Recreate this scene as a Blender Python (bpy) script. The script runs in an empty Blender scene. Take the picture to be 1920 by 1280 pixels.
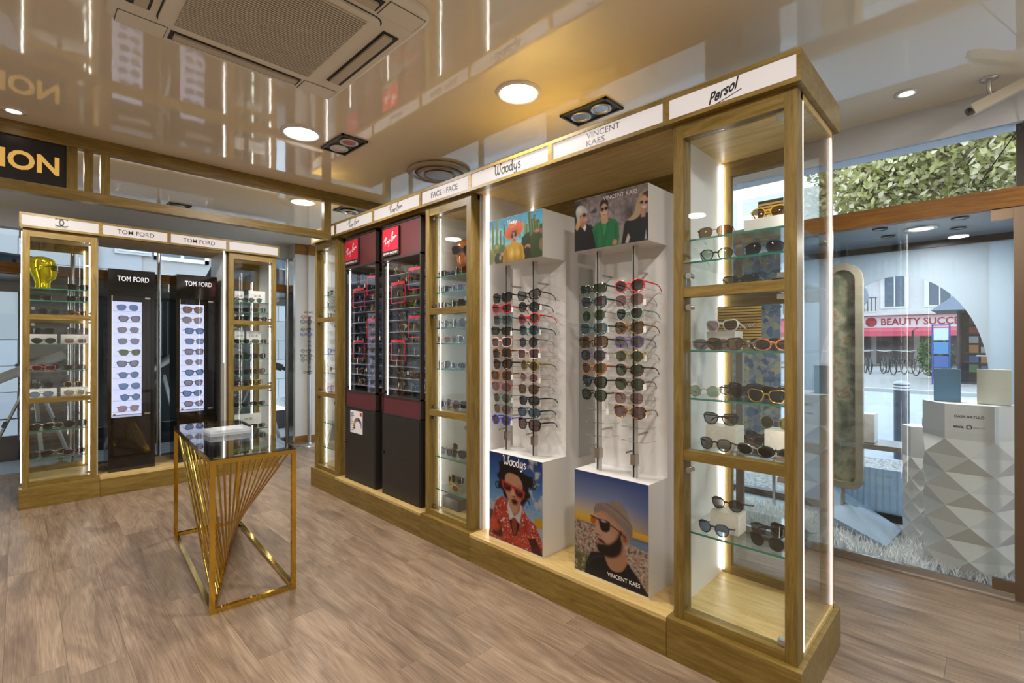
import bpy, math, random
import numpy as np
from mathutils import Vector, Matrix
random.seed(7); np.random.seed(7)
SC = bpy.context.scene
COL = SC.collection
R = math.radians
# ------------------------------------------------------------------ camera
FPX, YAW, PITCH, EYE = 913.8, R(45.4), R(0.18), 1.35
cam_d = bpy.data.cameras.new('camera'); cam = bpy.data.objects.new('camera', cam_d); COL.objects.link(cam)
cam.location = (0, 0, EYE); cam.rotation_euler = (R(90) + PITCH, 0, -YAW)
cam_d.sensor_width = 36; cam_d.lens = 36 * FPX / 1920; cam_d.clip_start = .02; cam_d.clip_end = 300
SC.camera = cam
# ------------------------------------------------------------------ world, lamps, exposure
W = bpy.data.worlds.new('overcast_sky'); SC.world = W; W.use_nodes = True
bg = W.node_tree.nodes['Background']; bg.inputs[0].default_value = (.70, .83, 1, 1); bg.inputs[1].default_value = 2.9
vs = SC.view_settings; vs.view_transform = 'Standard'; vs.look = 'None'; vs.gamma = 1; vs.use_curve_mapping = False
vs.exposure = 0.34
SC.display_settings.display_device = 'sRGB'
cy = SC.cycles
cy.use_denoising = True; cy.transparent_max_bounces = 28; cy.max_bounces = 9; cy.diffuse_bounces = 4; cy.glossy_bounces = 5
cy.transmission_bounces = 6; cy.caustics_reflective = False; cy.caustics_refractive = False; cy.sample_clamp_indirect = 6
SUN = bpy.data.lights.new('sun', 'SUN'); SUN.energy = .9; SUN.angle = R(25); SUN.color = (1, .97, .93)
so = bpy.data.objects.new('sun', SUN); COL.objects.link(so); so.rotation_euler = (R(38), R(8), R(150))
CEIL = 2.69
LAMP_W = 22.0       # power of one ceiling downlight
LAMPS = [(1.879, 1.804), (1.267, 3.137), (1.896, 4.656), (-.9, 2.2), (-.9, .3), (.9, .2), (2.75, -.9), (.15, 4.9)]  # last five are unseen downlights, added to light the room

# ------------------------------------------------------------------ pixel helper (1920x1280 photo -> direction)
F0 = np.array([math.sin(YAW), math.cos(YAW), 0]); RT = np.array([math.cos(YAW), -math.sin(YAW), 0]); UP = np.array([0, 0, 1.])
FW = F0 * math.cos(PITCH) + UP * math.sin(PITCH); U2 = UP * math.cos(PITCH) - F0 * math.sin(PITCH)
def un(x, y, ax, v):
    d = FW + (x - 960) / FPX * RT + (640 - y) / FPX * U2
    c = np.array([0, 0, EYE]); i = 'XYZ'.index(ax)
    return c + (v - c[i]) / d[i] * d

# ------------------------------------------------------------------ materials
def lin(c):
    if isinstance(c, str):
        c = [int(c[i:i + 2], 16) / 255 for i in (0, 2, 4)]
    return tuple(x / 12.92 if x <= .04045 else ((x + .055) / 1.055) ** 2.4 for x in c)
MATS = {}
def pbr(name, col, rough=.5, metal=0, spec=.5, emit=None, es=0, coat=0, ior=None):
    if name in MATS: return MATS[name]
    m = bpy.data.materials.new(name); m.use_nodes = True
    b = m.node_tree.nodes['Principled BSDF']
    c = lin(col)
    b.inputs['Base Color'].default_value = (*c, 1); b.inputs['Roughness'].default_value = rough
    b.inputs['Metallic'].default_value = metal; b.inputs['Specular IOR Level'].default_value = spec
    b.inputs['Coat Weight'].default_value = coat
    if ior: b.inputs['IOR'].default_value = ior
    if emit: b.inputs['Emission Color'].default_value = (*lin(emit), 1); b.inputs['Emission Strength'].default_value = es
    m.diffuse_color = (*c, 1); MATS[name] = m
    return m
def nt(m): return m.node_tree.nodes, m.node_tree.links
def ramp(N, stops):
    r = N.new('ShaderNodeValToRGB'); e = r.color_ramp.elements
    while len(e) < len(stops): e.new(.5)
    for k, (p, c) in enumerate(stops): e[k].position = p; e[k].color = (*lin(c), 1)
    return r
def wood(name, stops, scale=(1, 1, 1), rough=.4, bump=.05, rnd=True, dist=1.5, spec=.35):
    m = pbr(name, stops[1][1], rough, 0, spec); N, L = nt(m); b = N['Principled BSDF']
    tc = N.new('ShaderNodeTexCoord'); mp = N.new('ShaderNodeMapping'); mp.inputs['Scale'].default_value = scale
    L.new(tc.outputs['Object'], mp.inputs['Vector'])
    src = mp.outputs[0]
    if rnd:
        oi = N.new('ShaderNodeObjectInfo'); ml = N.new('ShaderNodeMath'); ml.operation = 'MULTIPLY'; ml.inputs[1].default_value = 37
        ad = N.new('ShaderNodeVectorMath'); ad.operation = 'ADD'
        L.new(oi.outputs['Random'], ml.inputs[0]); L.new(mp.outputs[0], ad.inputs[0]); L.new(ml.outputs[0], ad.inputs[1]); src = ad.outputs[0]
    n1 = N.new('ShaderNodeTexNoise'); n1.inputs['Scale'].default_value = 3; n1.inputs['Detail'].default_value = 8; n1.inputs['Roughness'].default_value = .62; n1.inputs['Distortion'].default_value = dist
    n2 = N.new('ShaderNodeTexNoise'); n2.inputs['Scale'].default_value = 22; n2.inputs['Detail'].default_value = 4
    L.new(src, n1.inputs['Vector']); L.new(src, n2.inputs['Vector'])
    mx = N.new('ShaderNodeMath'); mx.operation = 'MULTIPLY_ADD'; mx.inputs[1].default_value = .28
    L.new(n2.outputs['Fac'], mx.inputs[0]); L.new(n1.outputs['Fac'], mx.inputs[2])
    r = ramp(N, stops); L.new(mx.outputs[0], r.inputs[0]); out = r.outputs[0]
    if rnd:
        hs = N.new('ShaderNodeHueSaturation'); mr = N.new('ShaderNodeMapRange'); mr.inputs[3].default_value = .9; mr.inputs[4].default_value = 1.1
        L.new(oi.outputs['Random'], mr.inputs[0]); L.new(mr.outputs[0], hs.inputs['Value']); L.new(out, hs.inputs['Color']); out = hs.outputs[0]
    L.new(out, b.inputs['Base Color'])
    bp = N.new('ShaderNodeBump'); bp.inputs['Strength'].default_value = bump; bp.inputs['Distance'].default_value = .004
    L.new(n2.outputs['Fac'], bp.inputs['Height']); L.new(bp.outputs[0], b.inputs['Normal'])
    return m
OAK_STOPS = [(.38, '5f4a1c'), (.62, '7b632c'), (.85, '90783f')]
OAKH = wood('oak_horizontal_x', OAK_STOPS, (.9, 9, 9))            # grain along X
OAKY = wood('oak_horizontal_y', OAK_STOPS, (9, .9, 9))            # grain along Y
OAKZ = wood('oak_vertical', OAK_STOPS, (9, 9, .9))                # grain along Z
OAKL_STOPS = [(.38, 'a8894e'), (.62, 'c0a266'), (.85, 'd0b67e')]  # paler inner boards; LED glow on the soffits is put into this colour
OAKLH = wood('pale_lit_oak_x', OAKL_STOPS, (.9, 9, 9)); OAKLY = wood('pale_lit_oak_y', OAKL_STOPS, (9, .9, 9))
OAKO = wood('orange_oak_y', [(.38, '6e4512'), (.62, '8a5a1a'), (.85, '9c6c28')], (9, .9, 9)); OAKOH = wood('orange_oak_x', [(.38, '6e4512'), (.62, '8a5a1a'), (.85, '9c6c28')], (.9, 9, 9))
def floor_mat():
    m = pbr('floor_laminate', '8a7460', .36, 0, .45); N, L = nt(m); b = N['Principled BSDF']
    tc = N.new('ShaderNodeTexCoord'); oi = N.new('ShaderNodeObjectInfo'); ml = N.new('ShaderNodeMath'); ml.operation = 'MULTIPLY'; ml.inputs[1].default_value = 91; L.new(oi.outputs['Random'], ml.inputs[0])
    def nz(scale, vec, detail, dist, rough=.55):
        mp = N.new('ShaderNodeMapping'); mp.inputs['Scale'].default_value = vec; L.new(tc.outputs['Object'], mp.inputs['Vector']); ad = N.new('ShaderNodeVectorMath'); ad.operation = 'ADD'; L.new(mp.outputs[0], ad.inputs[0]); L.new(ml.outputs[0], ad.inputs[1])
        n = N.new('ShaderNodeTexNoise'); n.inputs['Scale'].default_value = scale; n.inputs['Detail'].default_value = detail; n.inputs['Distortion'].default_value = dist; n.inputs['Roughness'].default_value = rough; L.new(ad.outputs[0], n.inputs['Vector']); return n, ad
    n1, a1 = nz(1.0, (10, 1.7, 1), 4, 1.0)            # broad smoky patches
    n2, a2 = nz(1.0, (210, 5, 1), 3, .3)             # fine pores
    mp = N.new('ShaderNodeMapping'); mp.inputs['Scale'].default_value = (9, 1.1, 1); L.new(tc.outputs['Object'], mp.inputs['Vector']); ad = N.new('ShaderNodeVectorMath'); ad.operation = 'ADD'; L.new(mp.outputs[0], ad.inputs[0]); L.new(ml.outputs[0], ad.inputs[1])
    n3 = N.new('ShaderNodeTexNoise'); n3.inputs['Scale'].default_value = .8; n3.inputs['Detail'].default_value = 1; L.new(ad.outputs[0], n3.inputs['Vector'])
    sn = N.new('ShaderNodeMath'); sn.operation = 'MULTIPLY'; sn.inputs[1].default_value = 95; L.new(n3.outputs['Fac'], sn.inputs[0]); sw = N.new('ShaderNodeMath'); sw.operation = 'SINE'; L.new(sn.outputs[0], sw.inputs[0])      # contour lines: cathedral grain
    r1 = ramp(N, [(.28, '735f4d'), (.45, '8b7560'), (.6, '9c856e'), (.8, 'a8937d')]); L.new(n1.outputs['Fac'], r1.inputs[0])
    r2 = ramp(N, [(.3, 'c9bfb6'), (.6, 'ffffff')]); L.new(n2.outputs['Fac'], r2.inputs[0])
    mr = N.new('ShaderNodeMapRange'); mr.inputs[1].default_value = -1; mr.inputs[3].default_value = .89; mr.inputs[4].default_value = 1.04; L.new(sw.outputs[0], mr.inputs[0])
    x1 = N.new('ShaderNodeMix'); x1.data_type = 'RGBA'; x1.blend_type = 'MULTIPLY'; x1.inputs['Factor'].default_value = .8; L.new(r1.outputs[0], x1.inputs['A']); L.new(r2.outputs[0], x1.inputs['B'])
    hs = N.new('ShaderNodeHueSaturation'); L.new(x1.outputs['Result'], hs.inputs['Color']); mv = N.new('ShaderNodeMapRange'); mv.inputs[3].default_value = .88; mv.inputs[4].default_value = 1.08; L.new(oi.outputs['Random'], mv.inputs[0]); mm = N.new('ShaderNodeMath'); mm.operation = 'MULTIPLY'; L.new(mv.outputs[0], mm.inputs[0]); L.new(mr.outputs[0], mm.inputs[1]); L.new(mm.outputs[0], hs.inputs['Value'])
    L.new(hs.outputs[0], b.inputs['Base Color']); bp = N.new('ShaderNodeBump'); bp.inputs['Strength'].default_value = .06; bp.inputs['Distance'].default_value = .003; L.new(n2.outputs['Fac'], bp.inputs['Height']); L.new(bp.outputs[0], b.inputs['Normal'])
    return m
PLANK = floor_mat()
BRONZE = pbr('bronze_steel', '7d6a58', .32, .75); POLE = pbr('pale_alloy', 'c6c4bf', .35, .25)
def glassy(name, tint=(.97, .985, .98), refl=1.0, rough=.0, ior=1.45, tmul=1.0):
    """thin pane: tinted straight-through transmission under a Fresnel reflection"""
    if name in MATS: return MATS[name]
    m = bpy.data.materials.new(name); m.use_nodes = True; N, L = nt(m); N.clear()
    o = N.new('ShaderNodeOutputMaterial'); mx = N.new('ShaderNodeMixShader'); t = N.new('ShaderNodeBsdfTransparent'); g = N.new('ShaderNodeBsdfGlossy'); f = N.new('ShaderNodeFresnel')
    t.inputs[0].default_value = (*[x * tmul for x in tint], 1); g.inputs['Roughness'].default_value = rough; g.inputs[0].default_value = (refl, refl, refl, 1); 
    ge = N.new('ShaderNodeNewGeometry'); ma = N.new('ShaderNodeMapRange'); ma.inputs[3].default_value = ior; ma.inputs[4].default_value = 1 / ior      # same reflectance from both sides of the pane
    L.new(ge.outputs['Backfacing'], ma.inputs[0]); L.new(ma.outputs[0], f.inputs[0])
    L.new(f.outputs[0], mx.inputs[0]); L.new(t.outputs[0], mx.inputs[1]); L.new(g.outputs[0], mx.inputs[2]); L.new(mx.outputs[0], o.inputs[0])
    m.diffuse_color = (.6, .8, .8, .3); MATS[name] = m
    return m
PANE = glassy('cabinet_glass'); STORE = glassy('storefront_glass', (.93, .96, .97), 1, 0, 1.5); SHELF = glassy('shelf_glass', (.93, .975, .955), .8)
ACRYL = glassy('clear_acrylic', (.9, .93, .95), 1, .02, 1.5)
EDGE = pbr('green_glass_edge', '2c7a64', .15, 0, .6)
def glow(name, col, s, base=None): return pbr(name, base or col, .5, 0, .2, col, s)
LED = glow('led_strip_white', 'fff9f2', 5.0); LEDC = glow('cabinet_led_white', 'fff9f2', 10.5); LEDW = glow('weak_led', 'ffe2d8', 1.2)
SIGN = glow('backlit_sign_white', 'fff0e8', .52, '5a5856')
TFBACK = glow('backlit_display_panel', 'd6daff', .82, '7a7a80')
LAMPM = glow('downlight_diffuser', 'fff6ea', 9.0)
WHITE = pbr('white_laminate', 'dcd9d4', .35, 0, .4); WALLW = pbr('white_wall_paint', 'd8d2c8', .7, 0, .2)
CHROME = pbr('brushed_steel', 'b9b5ae', .22, 1); ALU = pbr('aluminium', 'c9c7c2', .3, 1)
BLACKG = pbr('black_gloss', '0a0908', .07, 0, .6, coat=.4); BLACKM = pbr('black_matte', '2a2622', .45, 0, .4); DARK = pbr('dark_grey_metal', '4a4640', .35, .6)
INK = pbr('dark_ink', '26241f', .5); GOLDM = pbr('polished_gold', 'd6b04c', .1, 1); BURG = pbr('burgundy_panel', '5e2a2b', .4, 0, .4); REDP = pbr('red_print', 'd01c38', .4, 0, .4); PAPER = pbr('white_paper', 'efecea', .6)
MIRROR = pbr('mirror', 'dfe3e3', .02, 1)
CLOUDY = pbr('silver_letters', 'd6dae4', .2, .6)

# ------------------------------------------------------------------ mesh builder
WL = {}
def tag(o, label=None, cat=None, group=None, kind=None):
    if label: o['label'] = label
    if cat: o['category'] = cat
    if group: o['group'] = group
    if kind: o['kind'] = kind
    return o
def empty(name, loc, label, cat, group=None, rz=0):
    o = bpy.data.objects.new(name, None); COL.objects.link(o); o.location = loc; o.rotation_euler = (0, 0, rz); o.empty_display_size = .05
    WL[o] = Vector(loc); return tag(o, label, cat, group)
def link(name, me, parent=None, local=False):
    o = bpy.data.objects.new(name, me); COL.objects.link(o)
    if parent is not None:
        o.parent = parent; WL[o] = WL.get(parent, Vector((0, 0, 0)))
    else: WL[o] = Vector((0, 0, 0))
    return o
class MB:
    def __init__(s): s.v = []; s.f = []; s.sm = []
    def add(s, vs_, fs_, sm=False):
        n = len(s.v); s.v += [tuple(map(float, p)) for p in vs_]; s.f += [tuple(i + n for i in f) for f in fs_]; s.sm += [sm] * len(fs_); return s
    def box(s, x0, x1, y0, y1, z0, z1):
        x0, x1 = sorted((x0, x1)); y0, y1 = sorted((y0, y1)); z0, z1 = sorted((z0, z1))
        return s.add([(x0, y0, z0), (x1, y0, z0), (x1, y1, z0), (x0, y1, z0), (x0, y0, z1), (x1, y0, z1), (x1, y1, z1), (x0, y1, z1)],
                     [(3, 2, 1, 0), (4, 5, 6, 7), (0, 1, 5, 4), (1, 2, 6, 5), (2, 3, 7, 6), (3, 0, 4, 7)])
    def hexa(s, P): return s.add(P, [(3, 2, 1, 0), (4, 5, 6, 7), (0, 1, 5, 4), (1, 2, 6, 5), (2, 3, 7, 6), (3, 0, 4, 7)])
    def bar(s, a, b, w, h=None, up=(0, 0, 1)):
        a, b = Vector(a), Vector(b); d = (b - a).normalized(); u = Vector(up)
        if abs(d.dot(u)) > .95: u = Vector((1, 0, 0))
        r = d.cross(u).normalized(); u = r.cross(d); h = h or w; P = []
        for q in (a, b):
            P += [q - r * w / 2 - u * h / 2, q + r * w / 2 - u * h / 2, q + r * w / 2 + u * h / 2, q - r * w / 2 + u * h / 2]
        return s.hexa(P)
    def tube(s, pts, r, n=8, cap=True, closed=False):
        pts = [Vector(p) for p in pts]; rr = r if hasattr(r, '__len__') else [r] * len(pts); V = []; m = len(pts); pu = None
        for i, p in enumerate(pts):
            d = (pts[(i + 1) % m] - pts[i - 1]) if closed else (pts[min(i + 1, m - 1)] - pts[max(i - 1, 0)])
            d.normalize()
            if pu is None:
                pu = Vector((0, 0, 1)) if abs(d.z) < .9 else Vector((1, 0, 0))
            u = (pu - d * pu.dot(d)).normalized(); pu = u; w = d.cross(u)
            for k in range(n):
                a = 2 * math.pi * k / n; V.append(p + (u * math.cos(a) + w * math.sin(a)) * rr[i])
        Fc = []
        for i in range(m if closed else m - 1):
            j = (i + 1) % m
            for k in range(n): k2 = (k + 1) % n; Fc.append((i * n + k, i * n + k2, j * n + k2, j * n + k))
        s.add(V, Fc, True)
        if cap and not closed: s.add(V[:n], [tuple(range(n))[::-1]]); s.add(V[-n:], [tuple(range(n))])
        return s
    def cyl(s, a, b, r, n=16, r2=None): return s.tube([a, b], [r, r if r2 is None else r2], n)
    def lathe(s, c, prof, n=24, sm=True):
        V = []; m = len(prof)
        for (r, z) in prof:
            for k in range(n): a = 2 * math.pi * k / n; V.append((c[0] + r * math.cos(a), c[1] + r * math.sin(a), c[2] + z))
        Fc = [(i * n + k, i * n + (k + 1) % n, (i + 1) * n + (k + 1) % n, (i + 1) * n + k) for i in range(m - 1) for k in range(n)]
        s.add(V, Fc, sm); s.add(V[:n], [tuple(range(n))[::-1]]); s.add(V[-n:], [tuple(range(n))]); return s
    def prism(s, poly, fn, t):
        """poly (a,b) list; fn(a,b,c)->xyz; c from 0 to t"""
        n = len(poly); V = [fn(a, b, 0) for a, b in poly] + [fn(a, b, t) for a, b in poly]
        s.add(V, [tuple(range(n))[::-1], tuple(range(n, 2 * n))] + [(k, (k + 1) % n, n + (k + 1) % n, n + k) for k in range(n)]); return s
    def ball(s, c, r, n=10, m=7):
        rx, ry, rz = r if hasattr(r, '__len__') else (r, r, r); V = [(c[0], c[1], c[2] - rz)]
        for i in range(1, m):
            t = -math.pi / 2 + math.pi * i / m
            for k in range(n): a = 2 * math.pi * k / n; V.append((c[0] + rx * math.cos(t) * math.cos(a), c[1] + ry * math.cos(t) * math.sin(a), c[2] + rz * math.sin(t)))
        V.append((c[0], c[1], c[2] + rz)); T = len(V) - 1
        Fc = [(0, 1 + (k + 1) % n, 1 + k) for k in range(n)]
        for i in range(m - 2):
            for k in range(n): k2 = (k + 1) % n; Fc.append((1 + i * n + k, 1 + i * n + k2, 1 + (i + 1) * n + k2, 1 + (i + 1) * n + k))
        b_ = 1 + (m - 2) * n; Fc += [(b_ + k, b_ + (k + 1) % n, T) for k in range(n)]
        return s.add(V, Fc, True)
    def mesh(s, name, mat, off=(0, 0, 0)):
        me = bpy.data.meshes.new(name); o = Vector(off); me.from_pydata([(p[0] - o.x, p[1] - o.y, p[2] - o.z) for p in s.v], [], s.f)
        if any(s.sm): me.polygons.foreach_set('use_smooth', s.sm)
        if mat: me.materials.append(mat)
        me.update(); return me
    def build(s, name, mat, parent=None, label=None):
        o = link(name, s.mesh(name, mat, WL.get(parent, (0, 0, 0)) if parent is not None else (0, 0, 0)), parent)
        if label: o['label'] = label
        return o
def struct(name, mb, mat, parent=None):
    o = mb.build(name, mat, parent)
    if parent is None: o['kind'] = 'structure'
    return o
def one(name, mb, mat, label, cat, group=None):
    o = mb.build(name, mat); return tag(o, label, cat, group)
# ------------------------------------------------------------------ lettering
def text_mesh(body, spacing=1.0, bold=0.0, line=1.0, align='CENTER'):
    cu = bpy.data.curves.new('lettering', 'FONT'); cu.body = body; cu.size = 1; cu.align_x = align; cu.space_character = spacing; cu.offset = bold; cu.space_line = line; cu.resolution_u = 3; cu.extrude = .0
    ob = bpy.data.objects.new('lettering', cu); COL.objects.link(ob)
    bpy.context.view_layer.update()
    me = bpy.data.meshes.new_from_object(ob.evaluated_get(bpy.context.evaluated_depsgraph_get()))
    bpy.data.objects.remove(ob); bpy.data.curves.remove(cu)
    P = np.array([v.co[:2] for v in me.vertices]); Fc = [tuple(p.vertices) for p in me.polygons]; bpy.data.meshes.remove(me)
    return P, Fc
def lettering(body, c, right, up, width, mat, parent, height=None, shear=0, slope=0, nrm_off=.0012, spacing=1.0, bold=0.0, line=1.0, name='lettering', geo=None, align='CENTER'):
    P, Fc = geo if geo else text_mesh(body, spacing, bold, line, align)
    P = P.copy(); lo, hi = P.min(0), P.max(0); ctr = (lo + hi) / 2; P -= ctr; s = width / (hi[0] - lo[0]); sy = s if height is None else height / (hi[1] - lo[1])
    P[:, 0] *= s; P[:, 1] *= sy; P[:, 0] += shear * P[:, 1]; P[:, 1] += slope * P[:, 0]
    right, up = Vector(right), Vector(up); n = right.cross(up); c = Vector(c) + n * nrm_off
    return MB().add([c + right * p[0] + up * p[1] for p in P], Fc).build(name, mat, parent)
def smooth_path(pts, k=5):
    out = []; n = len(pts); P = [np.array(p, float) for p in pts]
    for i in range(n - 1):
        p0, p1, p2, p3 = P[max(i - 1, 0)], P[i], P[i + 1], P[min(i + 2, n - 1)]
        for j in range(k):
            t = j / k; out.append(.5 * ((2 * p1) + (-p0 + p2) * t + (2 * p0 - 5 * p1 + 4 * p2 - p3) * t * t + (-p0 + 3 * p1 - 3 * p2 + p3) * t ** 3))
    out.append(P[-1]); return out
def stroke_geo(paths, w):
    V = []; Fc = []
    for pts in paths:
        S = smooth_path(pts); b = len(V)
        for i, p in enumerate(S):
            d = S[min(i + 1, len(S) - 1)] - S[max(i - 1, 0)]; d = d / (np.linalg.norm(d) + 1e-9); nn = np.array([-d[1], d[0]]); V += [p - nn * w / 2, p + nn * w / 2]
        for i in range(len(S) - 1): Fc.append((b + 2 * i, b + 2 * i + 2, b + 2 * i + 3, b + 2 * i + 1))
    return np.array(V), Fc
RB_GEO = stroke_geo([[(.0, 1.0), (.5, 1.55), (1.0, 1.75), (1.15, 1.45), (.75, 1.05), (.45, .95)], [(.75, 1.6), (.7, .8), (.62, .1)], [(.5, .95), (.95, .5), (1.25, .2)],
                     [(1.75, .75), (1.45, .7), (1.35, .35), (1.6, .25), (1.8, .75), (1.8, .35), (1.95, .3)], [(2.05, .8), (2.15, .4), (2.4, .85), (2.2, -.1), (1.9, -.55)], [(2.55, .62), (2.9, .7)],
                     [(3.1, .2), (3.3, 1.3), (3.5, 2.05), (3.8, 2.1), (3.75, 1.65), (3.35, 1.2), (3.75, 1.1), (3.8, .6), (3.45, .25), (3.15, .3)],
                     [(4.35, 1.0), (4.05, .95), (4.0, .6), (4.25, .5), (4.4, 1.0), (4.42, .65), (4.6, .7)], [(4.6, 1.0), (4.7, .75), (4.8, 1.0), (5.0, 1.05), (5.0, .7), (5.25, .8)]], .14)
WD_GEO = stroke_geo([[(-.1, 1.5), (.1, 1.75), (.25, 1.5), (.2, .6), (.45, .1), (.75, .5), (.8, 1.5), (.8, .6), (1.05, .1), (1.35, .6), (1.35, 1.5), (1.55, 1.75), (1.65, 1.5)],
                     [(2.1, 1.0), (1.75, .8), (1.7, .35), (2.0, .05), (2.35, .3), (2.35, .8), (2.1, 1.0), (2.6, .95)], [(3.0, 1.0), (2.65, .8), (2.6, .35), (2.9, .05), (3.2, .3), (3.2, .8), (3.0, 1.0)],
                     [(4.05, .8), (3.75, 1.0), (3.5, .75), (3.5, .3), (3.75, .05), (4.05, .3)], [(4.1, 1.7), (4.05, .8), (4.1, .1), (4.3, .1)], [(4.5, .95), (4.5, .35), (4.75, .1), (5.05, .4)], [(5.1, .95), (5.05, .1), (4.9, -.5), (4.6, -.6), (4.5, -.35)],
                     [(5.85, .85), (5.6, 1.0), (5.4, .8), (5.6, .55), (5.85, .35), (5.65, .05), (5.35, .15)]], .2)
CC_GEO = stroke_geo([[(.55 + .5 * math.cos(a), .5 * math.sin(a)) for a in np.linspace(R(48), R(312), 16)], [(-.05 - .5 * math.cos(a) + .0, .5 * math.sin(a)) for a in np.linspace(R(48), R(312), 16)]], .15)
def area(name, loc, r, w, par=None):
    l = bpy.data.lights.new(name, 'AREA'); l.shape = 'DISK'; l.size = 2 * r; l.energy = w; l.color = (1, .965, .92)
    o = bpy.data.objects.new(name, l); COL.objects.link(o); o.location = loc
    if par: o.parent = par; o.location = Vector(loc) - WL[par]
    return o
# ================================================================== THE SETTING
XB = 1.962; YA = 5.575; XS = 3.66; YS = 6.95      # showcase fronts and the two shop windows
fl = struct('floor', MB().box(-2.7, XS, -2.2, YS, -.06, -.006), pbr('floor_screed', '5a4638', .7))
pw, x, r_ = .19, -2.7, 0
while x < XS - .01:
    y = -2.2 - random.uniform(0, 1.2)
    while y < YS - .01:
        y1 = min(y + 1.28, YS); y0 = max(y, -2.2); x1 = min(x + pw, XS)
        if y1 - y0 > .03:
            me = MB().box(-(x1 - x) / 2 + .0004, (x1 - x) / 2 - .0004, -(y1 - y0) / 2 + .0004, (y1 - y0) / 2 - .0004, -.006, 0).mesh('plank', PLANK)
            o = link('plank', me, fl); o.location = ((x + x1) / 2, (y0 + y1) / 2, 0)
        y += 1.28
    x += pw
# glossy stretched ceiling
CM = pbr('stretch_ceiling_gloss', 'efe3cb', .05, 0, .5, ior=1.95); N, L = nt(CM)
tc = N.new('ShaderNodeTexCoord'); nz = N.new('ShaderNodeTexNoise'); nz.inputs['Scale'].default_value = 5; nz.inputs['Detail'].default_value = 3
bp = N.new('ShaderNodeBump'); bp.inputs['Strength'].default_value = .05; bp.inputs['Distance'].default_value = .008
L.new(tc.outputs['Object'], nz.inputs['Vector']); L.new(nz.outputs['Fac'], bp.inputs['Height']); L.new(bp.outputs[0], N['Principled BSDF'].inputs['Normal'])
struct('ceiling', MB().box(-2.7, XS, -2.2, YS, CEIL, CEIL + .08), CM)
struct('wall_left', MB().box(-2.8, -2.7, -2.2, YS, 0, CEIL), WALLW)
struct('wall_front', MB().box(-2.8, XS, -2.3, -2.2, 0, CEIL), WALLW)
wb = struct('wall_back', MB().box(2.625, XS, 6.70, YS + .1, 0, CEIL).box(2.79, XS, 6.66, 6.70, 0, CEIL), WALLW)
struct('baseboard_back', MB().box(2.625, 2.785, 6.688, 6.70, 0, .09).box(2.788, XS, 6.648, 6.66, 0, .09), OAKOH)
struct('trim_1', MB().box(2.625, 2.785, 6.685, 6.70, 2.555, CEIL - .002).box(2.788, XS, 6.645, 6.66, 2.555, CEIL - .002), OAKOH)
LINT = pbr('white_lintel', 'cfd2d6', .45)
struct('wall_right', MB().box(XS - .02, XS + .14, -2.3, YS, 2.50, CEIL + .08), LINT)
struct('wall_window_back', MB().box(-2.8, 2.625, YS - .02, YS + .12, 2.50, CEIL + .08), LINT)
struct('trim_2', MB().box(XS - .03, XS + .04, -2.2, 6.9, 2.06, 2.16), OAKO)
struct('trim_3', MB().box(-2.7, 2.62, YS - .03, YS + .04, 2.05, 2.15), OAKOH)
# shop window beside the aisle: glass panes, steel sill and posts
ys = [-2.2, -.10, 1.3, 2.7, 4.1, 5.5, 6.66]
for k in range(6):
    w = struct('window_%d' % (k + 1), MB().box(XS - .028, XS + .03, ys[k], ys[k + 1], 0, .012).box(XS - .014, XS + .014, ys[k], ys[k + 1], .012, .05), CHROME)
    MB().box(XS - .004, XS + .004, ys[k] + .02, ys[k + 1] - .02, .05, 2.06).build('pane', STORE, w)
    MB().box(XS - .004, XS + .004, ys[k] + .02, ys[k + 1] - .02, 2.16, 2.50).build('pane', STORE, w)
    MB().box(XS - .02, XS + .025, ys[k] - .024, ys[k] + .02, .012, 2.06).build('window_post', BRONZE, w)
    if k == 1:
        MB().box(XS - .016, XS + .012, ys[k] + .01, ys[k] + .105, .045, .10).build('pivot_plate', BRONZE, w)
        MB().box(XS - .016, XS + .012, ys[k] + .01, ys[k] + .105, 2.0, 2.058).build('pivot_plate', BRONZE, w)
        MB().box(XS + .02, XS + .05, ys[k] - .03, ys[k] + .01, 2.16, 2.5).build('transom_post', DARK, w)
xsw = [-2.7, -1.1, .425, 1.171, 2.62]
for k in range(4):
    w = struct('window_%d' % (k + 7), MB().box(xsw[k], xsw[k + 1], YS - .028, YS + .03, 0, .05), CHROME)
    MB().box(xsw[k] + .02, xsw[k + 1] - .02, YS - .004, YS + .004, .05, 2.05).build('pane', STORE, w)
    MB().box(xsw[k] + .02, xsw[k + 1] - .02, YS - .004, YS + .004, 2.15, 2.50).build('pane', STORE, w)
    MB().cyl((xsw[k + 1] - .02, YS - .05, 0), (xsw[k + 1] - .02, YS - .05, 2.5), .022, 12).build('window_post', CHROME, w)
MB().box(2.60, 2.6245, 6.69, YS - .04, 0, 2.5).build('pillar_cladding', CHROME, wb)
# transom frame hanging across the ceiling with the dark sign panel
YT = 4.19
tf = empty('ceiling_transom', (0.6, YT, 2.27), 'oak transom frame hanging from the ceiling with dark sign and open slits', 'transom')
MB().box(-2.7, 2.56, YT, YT + .06, 2.605, CEIL - .001).build('top_beam', OAKH, tf)
MB().box(-2.7, 1.958, YT, YT + .06, 2.27, 2.335).build('bottom_beam', OAKH, tf)
for a, b in ((.215, .268), (.30, .346), (.382, .43), (1.895, 1.958), (2.50, 2.56)):
    MB().box(a, b, YT + .003, YT + .057, 2.335 if b < 2 else 2.412, 2.605).build('upright', OAKZ, tf)
sp = MB().box(-2.7, .215, YT + .015, YT + .05, 2.335, 2.605).build('sign_panel', pbr('sign_black_plum', '1d1719', .35, 0, .4), tf, 'black panel with gold capital letters')
SIGNGOLD = pbr('gold_letters', 'e0b25c', .35, .2, .5, 'e0b25c', .35)
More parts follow.
